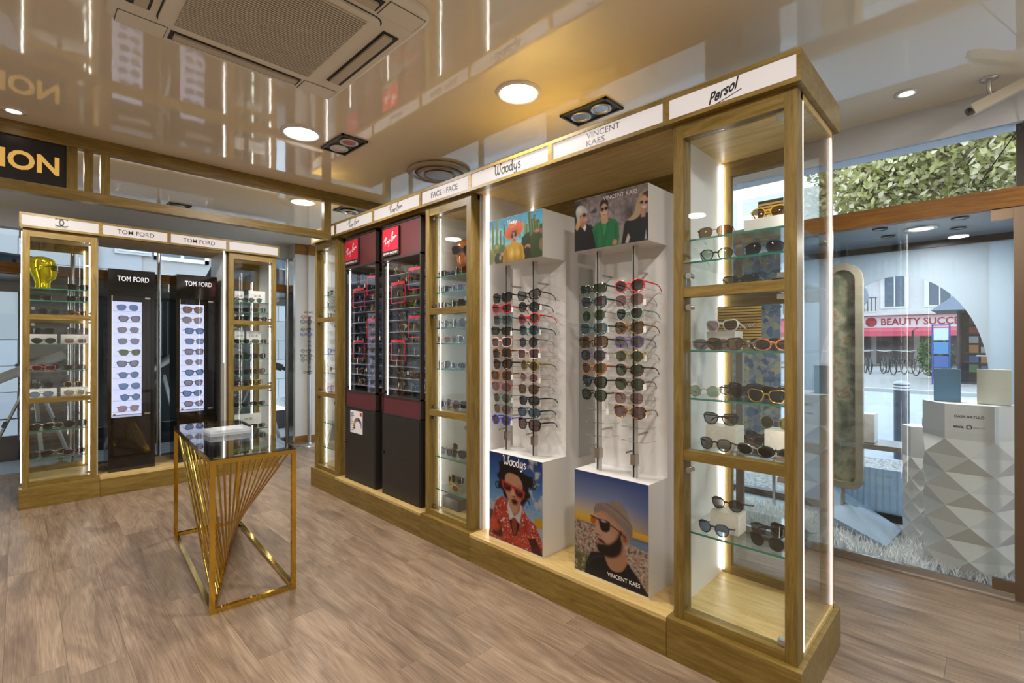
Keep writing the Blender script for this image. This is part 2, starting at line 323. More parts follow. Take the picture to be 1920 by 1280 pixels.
lettering('ION', (.052, YT + .015, 2.462), (1, 0, 0), (0, 0, 1), .262, SIGNGOLD, sp, height=.118, bold=.03, nrm_off=.002)

# ------------------------------------------------------------------ window display behind the aisle glass
XO = 4.58
vit = struct('floor_window_display', MB().box(XS + .03, XO + .1, -.35, 3.2, -.05, .02), pbr('display_floor', 'd5d8dc', .6))
struct('ceiling_window_display', MB().box(XS + .04, XO + .1, -.35, 3.2, 2.075, 2.14), pbr('display_soffit', '77838f', .25, 0, .5))
struct('wall_window_display_near', MB().box(XS + .16, XO + .06, -.42, -.35, 0, 2.1), LINT); struct('wall_window_display_far', MB().box(XS + .16, XO + .06, 3.2, 3.27, 0, 2.1), LINT)
struct('trim_4', MB().box(XO - .03, XO + .03, -.35, 3.2, 2.03, 2.075).box(XO - .03, XO + .03, -.35, 3.2, .02, .075).box(XO - .02, XO + .02, -.14, -.105, .07, 2.03), pbr('black_frame', '191715', .3))
w = struct('window_11', MB().box(XO + .035, XO + .05, -.35, 3.2, .02, .05), DARK)
MB().box(XO + .036, XO + .042, -.35, 3.2, .05, 2.05).build('pane', STORE, w)
# pale board with an arched cut-out
cyy, hw, zs, zt, zb = .505, .487, 1.10, 1.845, .40
def archy(y):
    t = max(0, 1 - ((y - cyy) / hw) ** 2); return zs + (zt - zs) * math.sqrt(t)
mb = MB(); ys_ = [-.105, cyy - hw] + [cyy - hw * math.cos(math.pi * k / 36) for k in range(37)] + [cyy + hw, 1.16]
ys_ = sorted(set(round(v, 5) for v in ys_))
for a, b in zip(ys_[:-1], ys_[1:]):
    inside = a >= cyy - hw - 1e-4 and b <= cyy + hw + 1e-4
    if not inside: mb.box(XO - .008, XO, a, b, .075, 2.03)
    else:
        za, zb_ = archy(a), archy(b)
        mb.hexa([(XO - .008, a, za), (XO, a, za), (XO, b, zb_), (XO - .008, b, zb_), (XO - .008, a, 2.03), (XO, a, 2.03), (XO, b, 2.03), (XO - .008, b, 2.03)])
        mb.box(XO - .008, XO, a, b, .075, zb)
ap = empty('arch_board', (XO, .5, .075), 'pale blue-grey display board with a large arched opening onto the street', 'display board')
PB = pbr('pale_board', 'c6d4de', .4, 0, .4); N, L = nt(PB); tl = N.new('ShaderNodeBsdfTranslucent'); tl.inputs[0].default_value = (.60, .70, .78, 1); mxs = N.new('ShaderNodeMixShader'); mxs.inputs[0].default_value = .45      # vinyl film lets daylight glow through
L.new(N['Principled BSDF'].outputs[0], mxs.inputs[1]); L.new(tl.outputs[0], mxs.inputs[2]); L.new(mxs.outputs[0], N['Material Output'].inputs[0])
mb.build('board', PB, ap)
lettering('CASA', (XO - .0085, .83, 1.90), (0, 1, 0), (0, 0, 1), .21, pbr('pale_vinyl', 'c6ced8', .4), ap, nrm_off=-.001)
for k, (px, py, big) in enumerate([(1727, 428, 1), (1650, 429, 0), (1665, 443, 0), (1800, 408, 0), (1797, 427, 0), (1527, 443, 0), (1550, 457, 0)]):
    p = un(px, py, 'Z', 2.075); r0 = .085 if big else .04
    t = empty('recessed_lamp', (p[0], p[1], 2.07), ['', 'small unlit recessed spot over the white faceted pedestal window'][0] or ('large lit round lamp set in the blue-grey window display soffit' if big else 'small dark recessed spot in the window display soffit, %s' % ['', 'left of lit lamp, nearer room', 'left of lit lamp, nearer street', 'right of lit lamp, nearer room', 'right of lit lamp, nearer street', 'beside the tall glass cabinet, nearer room', 'beside the tall glass cabinet, nearer street'][k]), 'lamp', 'lamps in the window display soffit')
    MB().lathe((p[0], p[1], 2.068), [(r0, .006), (r0, 0), (r0 * .75, 0), (r0 * .72, .006)], 20).build('ring', ALU if big else BLACKM, t)
    MB().lathe((p[0], p[1], 2.0695), [(r0 * .7, .0), (r0 * .7, .004)], 20).build('diffuser', LAMPM if big else BLACKG, t)
    if big: area('window_lamp', (p[0], p[1], 2.06), r0 * .7, 16, t)
# faceted pedestal
def facet_pedestal(c, r, z0, z1, nseg, rows, name, label):
    t = empty(name, (c[0], c[1], z0), label, 'pedestal')
    V = []; Fc = []
    for j in range(rows + 1):
        z = z0 + (z1 - z0) * j / rows; rr = r * (1.0 if j % 2 == 0 else 1.08)
        for k in range(nseg):
            a = 2 * math.pi * (k + (.5 if j % 2 else 0)) / nseg + R(33); V.append((c[0] + rr * math.cos(a), c[1] + rr * math.sin(a), z))
    for j in range(rows):
        for k in range(nseg):
            k2 = (k + 1) % nseg; a, b = j * nseg, (j + 1) * nseg
            if j % 2 == 0: Fc += [(a + k, a + k2, b + k), (a + k2, b + k2, b + k)]
            else: Fc += [(a + k, a + k2, b + k2), (a + k, b + k2, b + k)]
    MB().add(V, Fc).build('faceted_body', pbr('speckled_white_card', 'dad7d0', .7, 0, .2), t)
    mb = MB(); n2 = nseg
    top = [(c[0] + r * math.cos(2 * math.pi * (k + (.5 if rows % 2 else 0)) / n2 + R(33)), c[1] + r * math.sin(2 * math.pi * (k + (.5 if rows % 2 else 0)) / n2 + R(33))) for k in range(n2)]
    mb.prism(top, lambda a, b, cc: (a, b, z1 + cc), .20).build('top_block', WHITE, t)
    return t, top
PC = (3.945, .105)
ped, ptop = facet_pedestal(PC, .205, .03, .80, 6, 8, 'faceted_pedestal', 'white faceted hexagonal pedestal standing in fur in the shop window')
# lettering on the block face that looks at the room
best = min(range(6), key=lambda k: (ptop[k][0] + ptop[(k + 1) % 6][0]))
A_, B_ = Vector((*ptop[best], .90)), Vector((*ptop[(best + 1) % 6], .90)); mid = (A_ + B_) / 2; rt = (A_ - B_).normalized() if A_.y < B_.y else (B_ - A_).normalized()
lettering('CASA BATLLÓ', mid + Vector((0, 0, .035)), rt, (0, 0, 1), .125, INK, ped, bold=.02)
lettering('etnia', mid + Vector((0, 0, -.025)) - rt * .044, rt, (0, 0, 1), .044, INK, ped, bold=.03); lettering('BARCELONA', mid + Vector((0, 0, -.026)) + rt * .042, rt, (0, 0, 1), .048, INK, ped)
MB().add(*(lambda P: (P, [(k, (k + 1) % 12, 12 + (k + 1) % 12, 12 + k) for k in range(12)]))([mid + rt * (.013 * f * math.cos(2 * math.pi * k / 12)) + Vector((0, 0, .013 * f * math.sin(2 * math.pi * k / 12) - .025)) + rt.cross(Vector((0, 0, 1))) * .0015 for f in (1, .62) for k in range(12)])).build('ring_logo', INK, ped)
one('blue_box', MB().box(3.90, 3.94, .135, .255, 1.003, 1.195), pbr('blue_card', '4f7fa0', .5), 'flat blue gift box standing upright on the faceted pedestal', 'box')
one('cream_box', MB().box(3.87, 3.91, -.075, .065, 1.003, 1.20), pbr('cream_card', 'd4d3c2', .5), 'cream gift box standing upright on the faceted pedestal beside blue box', 'box')
ped2, _t = facet_pedestal((4.22, .34), .10, .03, .60, 6, 8, 'faceted_pedestal', 'smaller white faceted pedestal behind the large one in the window')
one('blue_bottle', MB().lathe((4.20, .31, .8004), [(.022, 0), (.024, .01), (.024, .055), (.01, .065), (.01, .08)], 14), pbr('blue_glass', '2440b0', .1, 0, .6), 'small blue bottle on the smaller faceted pedestal', 'bottle')
# rounded standing frame, tilted blue-grey board, slab and box
mb = MB(); fx = 4.2; o_, i_ = [], []
def rrect(y0, y1, z0, z1, r, top_r):
    P = []
    for cy_, cz, rr, a0 in ((y1 - r, z0 + r, r, -90), (y1 - top_r, z1 - top_r, top_r, 0), (y0 + top_r, z1 - top_r, top_r, 90), (y0 + r, z0 + r, r, 180)):
        for k in range(7): a = R(a0 + 15 * k); P.append((cy_ + rr * math.cos(a), cz + rr * math.sin(a)))
    return P
ya_, yb_ = .655, .90
o_ = rrect(ya_, yb_, .30, 1.93, .07, .122); i_ = rrect(ya_ + .045, yb_ - .045, .345, 1.88, .045, .077); n = len(o_)
V = [(fx, a, b) for a, b in o_] + [(fx, a, b) for a, b in i_] + [(fx + .05, a, b) for a, b in o_] + [(fx + .05, a, b) for a, b in i_]
Fc = []
for k in range(n):
    k2 = (k + 1) % n
    Fc += [(k, k2, n + k2, n + k), (2 * n + k2, 2 * n + k, 3 * n + k, 3 * n + k2), (k2, k, 2 * n + k, 2 * n + k2), (n + k, n + k2, 3 * n + k2, 3 * n + k)]
REFL = pbr('leafy_reflection', '7d7a62', .15, 0, .5); N, L = nt(REFL); tc = N.new('ShaderNodeTexCoord'); nz = N.new('ShaderNodeTexNoise'); nz.inputs['Scale'].default_value = 9; nz.inputs['Detail'].default_value = 4  # blotchy greens and browns paint a glass reflection into the colour
rp = ramp(N, [(.3, '5c6250'), (.45, '85826a'), (.55, 'a8a288'), (.66, '94785a'), (.75, 'b8b4a4')]); L.new(tc.outputs['Object'], nz.inputs['Vector']); L.new(nz.outputs['Fac'], rp.inputs[0]); L.new(rp.outputs[0], N['Principled BSDF'].inputs['Base Color'])
rf = empty('rounded_frame', (fx, .78, .02), 'tall beige rounded-end frame standing in the window display', 'frame')
mb.add(V, Fc).build('rim', pbr('beige_rim', 'a59a86', .35, .3), rf)
MB().prism(i_, lambda a, b, c: (fx + .03 + c, a, b), .004).build('painted_reflection', REFL, rf)
MB().cyl((fx + .025, .78, .02), (fx + .025, .78, .305), .015).build('foot_rod', CHROME, rf)
PQ = [Vector(un(a, b, 'Z', z)) for a, b, z in ((1692, 992, .075), (1662, 1024, .075), (1556, 966, .10), (1556, 905, .26))]
one('leaning_board', MB().hexa([p - Vector((0, 0, .022)) for p in (PQ[1], PQ[0], PQ[3], PQ[2])] + [PQ[1], PQ[0], PQ[3], PQ[2]]), pbr('blue_grey_board', '9fb1c2', .35), 'blue-grey board tilted on the white fur below rounded frame', 'board')
sl = un(1650, 815, 'X', 4.35)
one('mirror_slab', MB().box(4.22, 4.5, .43, .80, .60, .635), CHROME, 'thin mirror-edged slab fixed in the window display behind rounded frame', 'slab')
one('white_carton', MB().box(4.28, 4.42, .60, .72, .637, .84), WHITE, 'white carton standing on the mirror-edged slab', 'box')
# white fur on the display floor
mb = MB(); rng = np.random.default_rng(3); V = []; Fc = []
for k in range(9000):
    x_, y_ = rng.uniform(XS + .035, 4.3), rng.uniform(-.33, 2.6); h = rng.uniform(.03, .085); a = rng.uniform(0, 6.28); lx, ly = rng.normal(0, .028, 2); w_ = .004
    b = len(V); dx, dy = w_ * math.cos(a), w_ * math.sin(a)
    if x_ + min(0, lx) < XS + .03: lx = abs(lx)
    V += [(x_ - dx, y_ - dy, .02), (x_ + dx, y_ + dy, .02), (x_ + dx * .6 + lx * .5, y_ + dy * .6 + ly * .5, .02 + h * .7), (x_ - dx * .6 + lx * .5, y_ - dy * .6 + ly * .5, .02 + h * .7), (x_ + lx, y_ + ly, .02 + h)]
    Fc += [(b, b + 1, b + 2, b + 3), (b + 3, b + 2, b + 4)]
fu = mb.add(V, Fc, True).build('fur', pbr('white_fur', 'eeeeec', .8, 0, .2)); tag(fu, 'long white fur covering the window display floor', 'fur', kind='stuff')
# printed mosaic panel seen through the tall end cabinet
MS = pbr('mosaic_print', '5b6f8e', .4, 0, .4); N, L = nt(MS); tc = N.new('ShaderNodeTexCoord'); vo = N.new('ShaderNodeTexVoronoi'); vo.inputs['Scale'].default_value = 26
rp = ramp(N, [(.0, '1f3f78'), (.3, '44688f'), (.55, '8b8f98'), (.75, 'b8ac7c'), (1, '6a6f85')]); L.new(tc.outputs['Object'], vo.inputs['Vector']); L.new(vo.outputs['Color'], rp.inputs[0]); L.new(rp.outputs[0], N['Principled BSDF'].inputs['Base Color'])
mp = empty('mosaic_panel', (4.25, 1.5, .42), 'tall printed panel of blue and yellow mosaic in the shop window', 'panel')
MB().box(4.25, 4.27, 1.20, 1.80, .42, 1.62).build('print', MS, mp)
for y_ in (1.24, 1.74): MB().box(4.252, 4.268, y_, y_ + .02, .02, .42).build('foot', CHROME, mp)
mb_t = []
for j in range(7):
    for k in range(9):
        cy_ = 1.22 + .07 * k + (.035 if j % 2 else 0); cz = 1.64 + .05 * j
        if cy_ > 1.79: continue
        MB().prism([(cy_ - .038, cz), (cy_, cz - .032), (cy_ + .038, cz), (cy_, cz + .032)], lambda a, b, c: (4.25 - c, a, b), .012).build('scale_tile', pbr('blue_tile_%d' % ((j * 3 + k) % 4), ['2d5a93', '4f80a8', '26406e', '6d8896'][(j * 3 + k) % 4], .2, 0, .6), mp)
MB().box(4.25, 4.262, 1.20, 1.80, 1.62, 2.0).build('tile_backing', pbr('tile_back', '3a4a5e', .5), mp)

# ------------------------------------------------------------------ security camera and spot on the ceiling by the window
c = un(1858, 178, 'Z', 2.6)
t = empty('security_camera', (3.45, .01, CEIL), 'beige security camera on a ceiling bracket beside the shop window', 'camera')
MB().lathe((3.45, .01, CEIL - .012), [(.035, .0115), (.035, .004), (.02, 0)], 16).build('mount', ALU, t)
MB().tube([(3.45, .01, CEIL - .01), (3.45, .01, CEIL - .06), (3.47, .0, CEIL - .09)], .009, 8).build('bracket', ALU, t)
MB().bar((3.44, .075, CEIL - .145), (3.5, -.115, CEIL - .055), .05, .05).build('housing', pbr('beige_plastic', 'cfc6b3', .4), t)
MB().cyl((3.4388, .0788, CEIL - .1468), (3.435, .092, CEIL - .153), .019).build('lens_tube', BLACKG, t)
MB().tube([(3.5, -.115, CEIL - .055), (3.55, -.16, CEIL - .03), (3.62, -.12, CEIL - .2), (3.62, .05, 2.2), (3.6, .0, 2.17)], .003, 5).build('cable', BLACKM, t)
t = empty('recessed_spot', (3.345, .325, CEIL), 'small lit recessed spot in the ceiling between end cabinet and security camera', 'lamp')
MB().lathe((3.345, .325, CEIL - .006), [(.055, .0055), (.055, 0), (.035, 0), (.033, .0055)], 20).build('ring', WHITE, t)
MB().lathe((3.345, .325, CEIL - .004), [(.03, 0), (.03, .003)], 16).build('diffuser', LAMPM, t)

# ------------------------------------------------------------------ ceiling fittings
dl_names = ['large round lit downlight in the ceiling in front of the long showcase', 'round lit downlight with stepped rim beside the air conditioning cassette', 'round lit downlight beyond the oak transom frame', None, None, None, None, None]
for k, (x_, y_) in enumerate(LAMPS):
    t = empty('downlight', (x_, y_, CEIL), dl_names[k] or 'unseen added ceiling downlight over the %s' % {3: 'open floor beyond the left frame edge', 4: 'floor behind the camera, left', 5: 'floor right beside the camera', 6: 'aisle end by shop window, behind camera', 7: 'floor in front of the tower bay'}[k], 'lamp', 'ceiling downlights')
    r0 = .125
    MB().lathe((x_, y_, CEIL - .012), [(r0, .0115), (r0 - .006, .002), (r0 * .86, 0), (r0 * .80, .004), (r0 * .79, .0115)], 32).build('rim', WHITE, t)
    MB().lathe((x_, y_, CEIL - .007), [(r0 * .78, 0), (r0 * .78, .005)], 32).build('diffuser', LAMPM, t)
    area('downlight_lamp', (x_, y_, CEIL - .02), r0 * .75, LAMP_W, t)
def gimbal(x_, y_, lab, red=False, ang=0):
    t = empty('gimbal_spot', (x_, y_, CEIL), lab, 'lamp', 'twin gimbal spots')
    L_, W_ = .16, .09; q = lambda a, b: (x_ + a * math.cos(ang) - b * math.sin(ang), y_ + a * math.sin(ang) + b * math.cos(ang))
    def bx(m, a0, a1, b0, b1, z0, z1): m.hexa([(*q(a0, b0), z0), (*q(a1, b0), z0), (*q(a1, b1), z0), (*q(a0, b1), z0), (*q(a0, b0), z1), (*q(a1, b0), z1), (*q(a1, b1), z1), (*q(a0, b1), z1)])
    m = MB(); z = CEIL
    bx(m, -W_, W_, -L_, -L_ + .012, z - .012, z - .0005); bx(m, -W_, W_, L_ - .012, L_, z - .012, z - .0005); bx(m, -W_, -W_ + .012, -L_, L_, z - .012, z - .0005); bx(m, W_ - .012, W_, -L_, L_, z - .012, z - .0005)
    m.build('frame', DARK, t); m = MB(); bx(m, -W_ + .01, W_ - .01, -L_ + .01, L_ - .01, z - .004, z - .001); m.build('black_tray', BLACKM, t)
    for s in (-1, 1):
        cx, cy2 = q(0, s * .07)
        rg = MB().lathe((cx, cy2, z - .016), [(.058, .012), (.06, .002), (.05, 0), (.045, .006), (.04, .011)], 20).build('lamp_head', ALU, t)
        MB().lathe((cx, cy2, z - .0105), [(.04, 0), (.025, .004), (.0252, .0045)], 16).build('reflector', pbr('red_reflector', 'b04848', .2, .5) if red and s < 0 else CHROME, rg)
gimbal(2.326, 1.652, 'dark twin gimbal spot above the second long sign of the showcase')
gimbal(1.541, 3.111, 'dark twin gimbal spot beside the stepped downlight', True)
gimbal(1.10, 5.724, 'dark twin gimbal spot beyond the transom above the twin display towers')
t = empty('air_diffuser', (2.305, 3.07, CEIL), 'large round air diffuser with concentric rings in the ceiling', 'air vent')
for r0, z in ((.235, .004), (.165, .022), (.10, .036)):
    MB().lathe((2.305, 3.07, CEIL - .045), [(r0, .0445 - z + .0), (r0 + .012, .03 - z * .5), (r0 - .03, .012), (r0 - .055, .03), (r0 - .055, .042)], 32).build('ring', pbr('vent_beige', 'b3a58c', .3, 0, .5), t)
t = empty('square_vent', (2.339, 4.605, CEIL), 'square black and chrome ceiling vent beyond the transom corner', 'air vent')
MB().box(2.22, 2.46, 4.49, 4.72, CEIL - .012, CEIL - .001).build('frame', BLACKM, t); MB().lathe((2.339, 4.605, CEIL - .03), [(.085, .015), (.09, .005), (.06, 0), (.05, .015)], 24).build('ring', CHROME, t)
t = empty('recessed_spot', (-.02, 4.02, CEIL), 'small lit recessed spot above the dark lettered sign panel', 'lamp')
MB().lathe((-.02, 4.02, CEIL - .006), [(.055, .0055), (.055, 0), (.035, 0), (.033, .0055)], 20).build('ring', WHITE, t); MB().lathe((-.02, 4.02, CEIL - .004), [(.03, 0), (.03, .003)], 16).build('diffuser', LAMPM, t)
# air conditioning cassette
ACM = pbr('cassette_beige', 'e4dccb', .45, 0, .4); cx, cy2, hf = .715, 2.08, .475
t = empty('air_conditioner', (cx, cy2, CEIL), 'beige square air conditioning cassette in the ceiling', 'air conditioner')
def rr2(h, r, n=5):
    P = []
    for sx, sy, a0 in ((1, -1, -90), (1, 1, 0), (-1, 1, 90), (-1, -1, 180)):
        for k in range(n + 1): a = R(a0 + 90 * k / n); P.append((cx + sx * (h - r) + r * math.cos(a), cy2 + sy * (h - r) + r * math.sin(a)))
    return P
z0 = CEIL - .035; mb = MB(); o1, o2 = rr2(hf, .07), rr2(hf - .02, .06); n = len(o1)
mb.add([(a, b, CEIL - .001) for a, b in o1] + [(a, b, CEIL - .02) for a, b in o1] + [(a, b, z0) for a, b in o2], [(k, (k + 1) % n, n + (k + 1) % n, n + k) for k in range(n)] + [(n + k, n + (k + 1) % n, 2 * n + (k + 1) % n, 2 * n + k) for k in range(n)] + [tuple(range(2 * n, 3 * n))[::-1]])
mb.build('body', ACM, t)
gs = rr2(.331, .044); MB().add([(a, b, z0 - .0006) for a, b in gs], [tuple(range(n))[::-1]]).build('seam', BLACKM, t)
gp = MB(); g1 = rr2(.325, .04); gp.add([(a, b, z0 - .001) for a, b in g1] + [(a, b, z0 - .012) for a, b in g1], [(k, (k + 1) % n, n + (k + 1) % n, n + k) for k in range(n)] + [tuple(range(n, 2 * n))[::-1]]); gp = gp.build('intake_panel', ACM, t)
MB().box(cx - .27, cx + .27, cy2 - .29, cy2 + .29, z0 - .0135, z0 - .0125).build('grille_back', BLACKM, gp)
mb = MB()
for k in range(46): mb.box(cx - .27, cx + .27, cy2 - .29 + .0126 * k, cy2 - .29 + .0126 * k + .0056, z0 - .018, z0 - .0135)
o = mb.build('grille_slats', pbr('grille_beige', 'cfc4b0', .5), gp); o['kind'] = 'stuff'
for k, (ax, sg) in enumerate((('y', 1), ('x', 1), ('y', -1), ('x', -1))):
    d0, d1 = .355, .43; s0 = .27
    def bb(m, a0, a1, b0, b1, zz0, zz1):
        if ax == 'y': m.box(cx + a0, cx + a1, cy2 + sg * b0, cy2 + sg * b1, zz0, zz1)
        else: m.box(cx + sg * b0, cx + sg * b1, cy2 + a0, cy2 + a1, zz0, zz1)
    m = MB(); bb(m, -s0, s0, d0, d1, z0 - .002, z0 - .0005); sl_ = m.build('outlet', BLACKM, t)
    m = MB(); bb(m, -s0 + .015, s0 - .015, d0 + .012, d1 - .022, z0 - .012, z0 - .002); m.build('louvre', pbr('louvre_beige', 'c4b8a2', .5), sl_)
    sx, sy = (1, 1) if k == 0 else (1, -1) if k == 1 else (-1, -1) if k == 2 else (-1, 1)
    MB().box(cx + sx * .281, cx + sx * .447, cy2 + sy * .345, cy2 + sy * .447, z0 - .0012, z0 - .0003).build('cap_seam', DARK, t)
    MB().box(cx + sx * .284, cx + sx * .444, cy2 + sy * .348, cy2 + sy * .444, z0 - .003, z0 - .0004).build('corner_cap', ACM, t)
# ================================================================== SHOWCASES
class Fr:
    """side 'B': long showcase along the aisle (front faces -X); side 'A': showcase before the back window (front faces -Y)"""
    def __init__(s, side, o, w): s.side = side; s.o = o; s.w = w
    def pt(s, u, v, z): return (XB + v, s.o - u, z) if s.side == 'B' else (s.o + u, YA + v, z)
    def box(s, m, u0, u1, v0, v1, z0, z1):
        a, b = s.pt(u0, v0, z0), s.pt(u1, v1, z1); return m.box(a[0], b[0], a[1], b[1], a[2], b[2])
    def part(s, name, mat, par, *bxs, label=None):
        m = MB()
        for b in bxs: s.box(m, *b)
        return m.build(name, mat, par, label)
    @property
    def right(s): return (0, -1, 0) if s.side == 'B' else (1, 0, 0)
    @property
    def oakl(s): return OAKLY if s.side == 'B' else OAKLH
    @property
    def oak(s): return OAKY if s.side == 'B' else OAKH
    def u_at(s, px, v): return s.o - un(px, 640, 'X', XB + v)[1] if s.side == 'B' else un(px, 640, 'Y', YA + v)[0] - s.o
HP, HB, HT, DEP = .17, 2.29, 2.41, .625
def header(f, par, u0, u1, depth=DEP, text=None):
    """oak light box: frame strips, body, glowing sign face (lettering lies on the sign)"""
    h = f.part('header_box', f.oak, par, (u0, u1, 0, depth, 2.392, HT), (u0, u1, 0, depth, HB, 2.308), (u0, u0 + .014, 0, depth, 2.308, 2.392), (u1 - .014, u1, 0, depth, 2.308, 2.392))
    s = f.part('sign_face', SIGN, par, (u0 + .014, u1 - .014, .006, .012, 2.308, 2.392))
    if text: text(f, s, (u0 + u1) / 2, u1 - u0)
    return h
def T(body, width, dz=0, **k): return lambda f, s, uc, w: lettering(body, f.pt(uc, .006, 2.35 + dz), f.right, (0, 0, 1), width, INK, s, **k)
def T2(body, width, geo=None, du=0, dz=0, **k): return lambda f, s, uc, w: lettering(body, f.pt(uc + du, .006, 2.35 + dz), f.right, (0, 0, 1), width, INK, s, geo=geo, **k)
def chanel(f, s, uc, w):
    lettering('', f.pt(uc, .006, 2.362), f.right, (0, 0, 1), .085, INK, s, geo=CC_GEO, name='emblem'); lettering('CHANEL', f.pt(uc, .006, 2.321), f.right, (0, 0, 1), .08, INK, s, spacing=1.3)
def persol(f, s, uc, w):
    lettering('Persol', f.pt(uc - .015, .006, 2.352), f.right, (0, 0, 1), .108, INK, s, height=.046, shear=.25, slope=.28, bold=.03)
    lettering('', f.pt(uc + .0, .006, 2.322), f.right, (0, 0, 1), .11, INK, s, geo=stroke_geo([[(-1, -.25), (0, 0), (1, .3)]], .07), name='underline')
def vkaes(f, s, uc, w):
    lettering('VINCENT', f.pt(uc, .006, 2.368), f.right, (0, 0, 1), .19, INK, s, height=.028); lettering('KAES', f.pt(uc - .042, .006, 2.331), f.right, (0, 0, 1), .106, INK, s, height=.028)
def face2(f, s, uc, w):
    for d in (-1, 1): lettering('FACE', f.pt(uc + d * .083, .006, 2.35), f.right, (0, 0, 1), .118, INK, s, height=.038, bold=.03)
    lettering('à', f.pt(uc, .006, 2.352), f.right, (0, 0, 1), .022, pbr('grey_ink', '9a968e', .5), s, height=.036)
GB = 'glass shelves of the cabinets'
def cabinet(f, label, shelves, text, back='white', sideL='white', sideR='white', leds=(), hinge='R', end_glass=None, cat='display cabinet'):
    w = f.w; t = empty('display_cabinet', f.pt(w / 2, DEP / 2, 0), label, cat)
    f.part('plinth', f.oak, t, (.001, w - .001, 0, DEP, 0, HP))
    for a, b in ((.02, .063), (w - .063, w - .02)):
        f.part('post', OAKZ, t, (a, b, .031, .105, HP, HB))
    f.part('rail', f.oak, t, (.063, w - .063, .033, .085, 2.225, HB))
    for z0, z1 in ((1.545, 1.588), (.853, .894), (HP, .207)): f.part('rail', f.oak, t, (.063, w - .063, .033, .085, z0, z1))
    header(f, t, 0, w, DEP, text)
    # closed compartments: boards behind the rails
    f.part('top_board', f.oakl, t, (.02, w - .02, .085, DEP - .02, 2.262, 2.289)); f.part('base_board', f.oakl, t, (.02, w - .02, .105, DEP - .01, HP + .001, HP + .02))
    for z0, z1 in ((1.586, 2.226), (.892, 1.547), (.205, .855)):
        d = f.part('door', PANE, t, (.064, w - .064, .060, .066, z0 + .002, z1 - .002))
        ur = w - .064 if hinge == 'R' else .064; sg = -1 if hinge == 'R' else 1
        for zz in (z0 + .012, z1 - .03): f.part('hinge', CHROME, d, (ur, ur + sg * .03, .052, .074, zz, zz + .018))
        ul = w - ur; zl = z0 + .03 if z0 > 1.5 else z1 - .065
        MB().cyl(f.pt(ul - sg * -.018 * -1 if False else ul + (.018 if ul < w / 2 else -.018), .074, zl + .02), f.pt(ul + (.018 if ul < w / 2 else -.018), .040, zl + .02), .013, 14).build('lock', CHROME, d)
    bx0, bx1 = .063 - .04, w - .063 + .04
    if sideL == 'white': f.part('side_panel', WHITE, t, (.006, .022, .105, DEP - .03, HP, HB))
    elif sideL == 'glass': f.part('side_glass', PANE, t, (.024, .03, .105, DEP - .06, HP, HB))
    if sideR == 'white': f.part('side_panel', WHITE, t, (w - .022, w - .006, .105, DEP - .03, HP, HB))
    elif sideR == 'glass':
        f.part('side_glass', PANE, t, (w - .03, w - .024, .13, DEP - .045, HP, HB)); f.part('end_post', ALU, t, (w - .034, w - .02, DEP - .045, DEP - .03, HP, HB))
        f.part('led_strip', LEDW, t, (w - .031, w - .024, DEP - .053, DEP - .047, HP, HB))
    if back == 'white': f.part('back_panel', WHITE, t, (.022, w - .022, DEP - .05, DEP - .03, HP, HB))
    else:
        b0, b1 = DEP - .07, DEP - .035
        f.part('back_post', OAKZ, t, (.024, .066, b0, b1, HP, HB)); f.part('back_post', OAKZ, t, (w - .066, w - .024 - (.012 if sideR == 'glass' else 0), b0, b1, HP, HB))
        for z0, z1 in ((2.19, HB - .03), (1.535, 1.585), (.85, .893), (HP + .02, .235)): f.part('back_rail', f.oak, t, (.066, w - .066, b0, b1, z0, z1))
        f.part('back_glass', PANE, t, (.066, w - .066, b0 + .012, b0 + .018, .235, 2.19))
    for z in shelves:
        s = f.part('glass_shelf', SHELF, t, (.03, w - .036, .094, DEP - .08, z - .008, z - .0004)); f.part('front_edge', EDGE, s, (.03, w - .036, .092, .0938, z - .008, z))
    for z in (1.588, .894): s = f.part('glass_shelf', SHELF, t, (.03, w - .036, .088, DEP - .08, z - .008, z - .0004))
    for (u, v, z0, z1) in leds:
        f.part('led_strip', LEDC, t, (u, u + .006, v, v + .006, z0, z1))
    return t
fV = Fr('B', 4.627, .500); fR = Fr('B', 4.127, 1.296); fF = Fr('B', 2.831, .524); fW = Fr('B', 2.307, 1.304); fP = Fr('B', 1.003, .517)
fC = Fr('A', .005, .504); fT = Fr('A', .509, 1.0); fD = Fr('A', 1.509, .505)
f_w = .500 - .07
cabinet(fV, 'narrow oak display cabinet at the far end of the long showcase', (1.80, 1.694, 1.246, 1.07, .597, .365), T('VUARNET', .2, spacing=1.35), leds=[(.07, .118, .21, 2.22), (f_w, .09, .21, 2.22)], hinge='L')  # second strip is added fill light, hidden behind the right post
f_w = .524 - .07
cabinet(fF, 'oak display cabinet holding the amber head, between towers and poster racks', (1.81, 1.70, 1.457, 1.35, 1.173, .565, .339), face2, leds=[(.07, .118, .21, 2.22), (f_w, .09, .21, 2.22)], hinge='L')  # right-hand strip added out of view to brighten the interior evenly
cabinet(fP, 'nearest tall oak display cabinet with glass end by the aisle', (1.80, 1.703, 1.319, 1.112, .533), persol, back='glass', sideR='glass', leds=[(.03, DEP - .085, .21, 2.25), (.447, .09, .21, 2.22)])
fP.part('led_strip', LED, [o for o in bpy.data.objects if o.name.startswith('display_cabinet')][-1], (.492, .4965, .112, .117, .175, 2.285))
cabinet(fC, 'oak display cabinet with yellow mannequin head at the left', (1.811, 1.71, 1.345, 1.117, .614, .382), chanel, back='glass', sideL='glass', leds=[(.434, .09, .21, 2.22), (.432, DEP - .085, .21, 2.22), (.012, .11, .2, 2.27)])
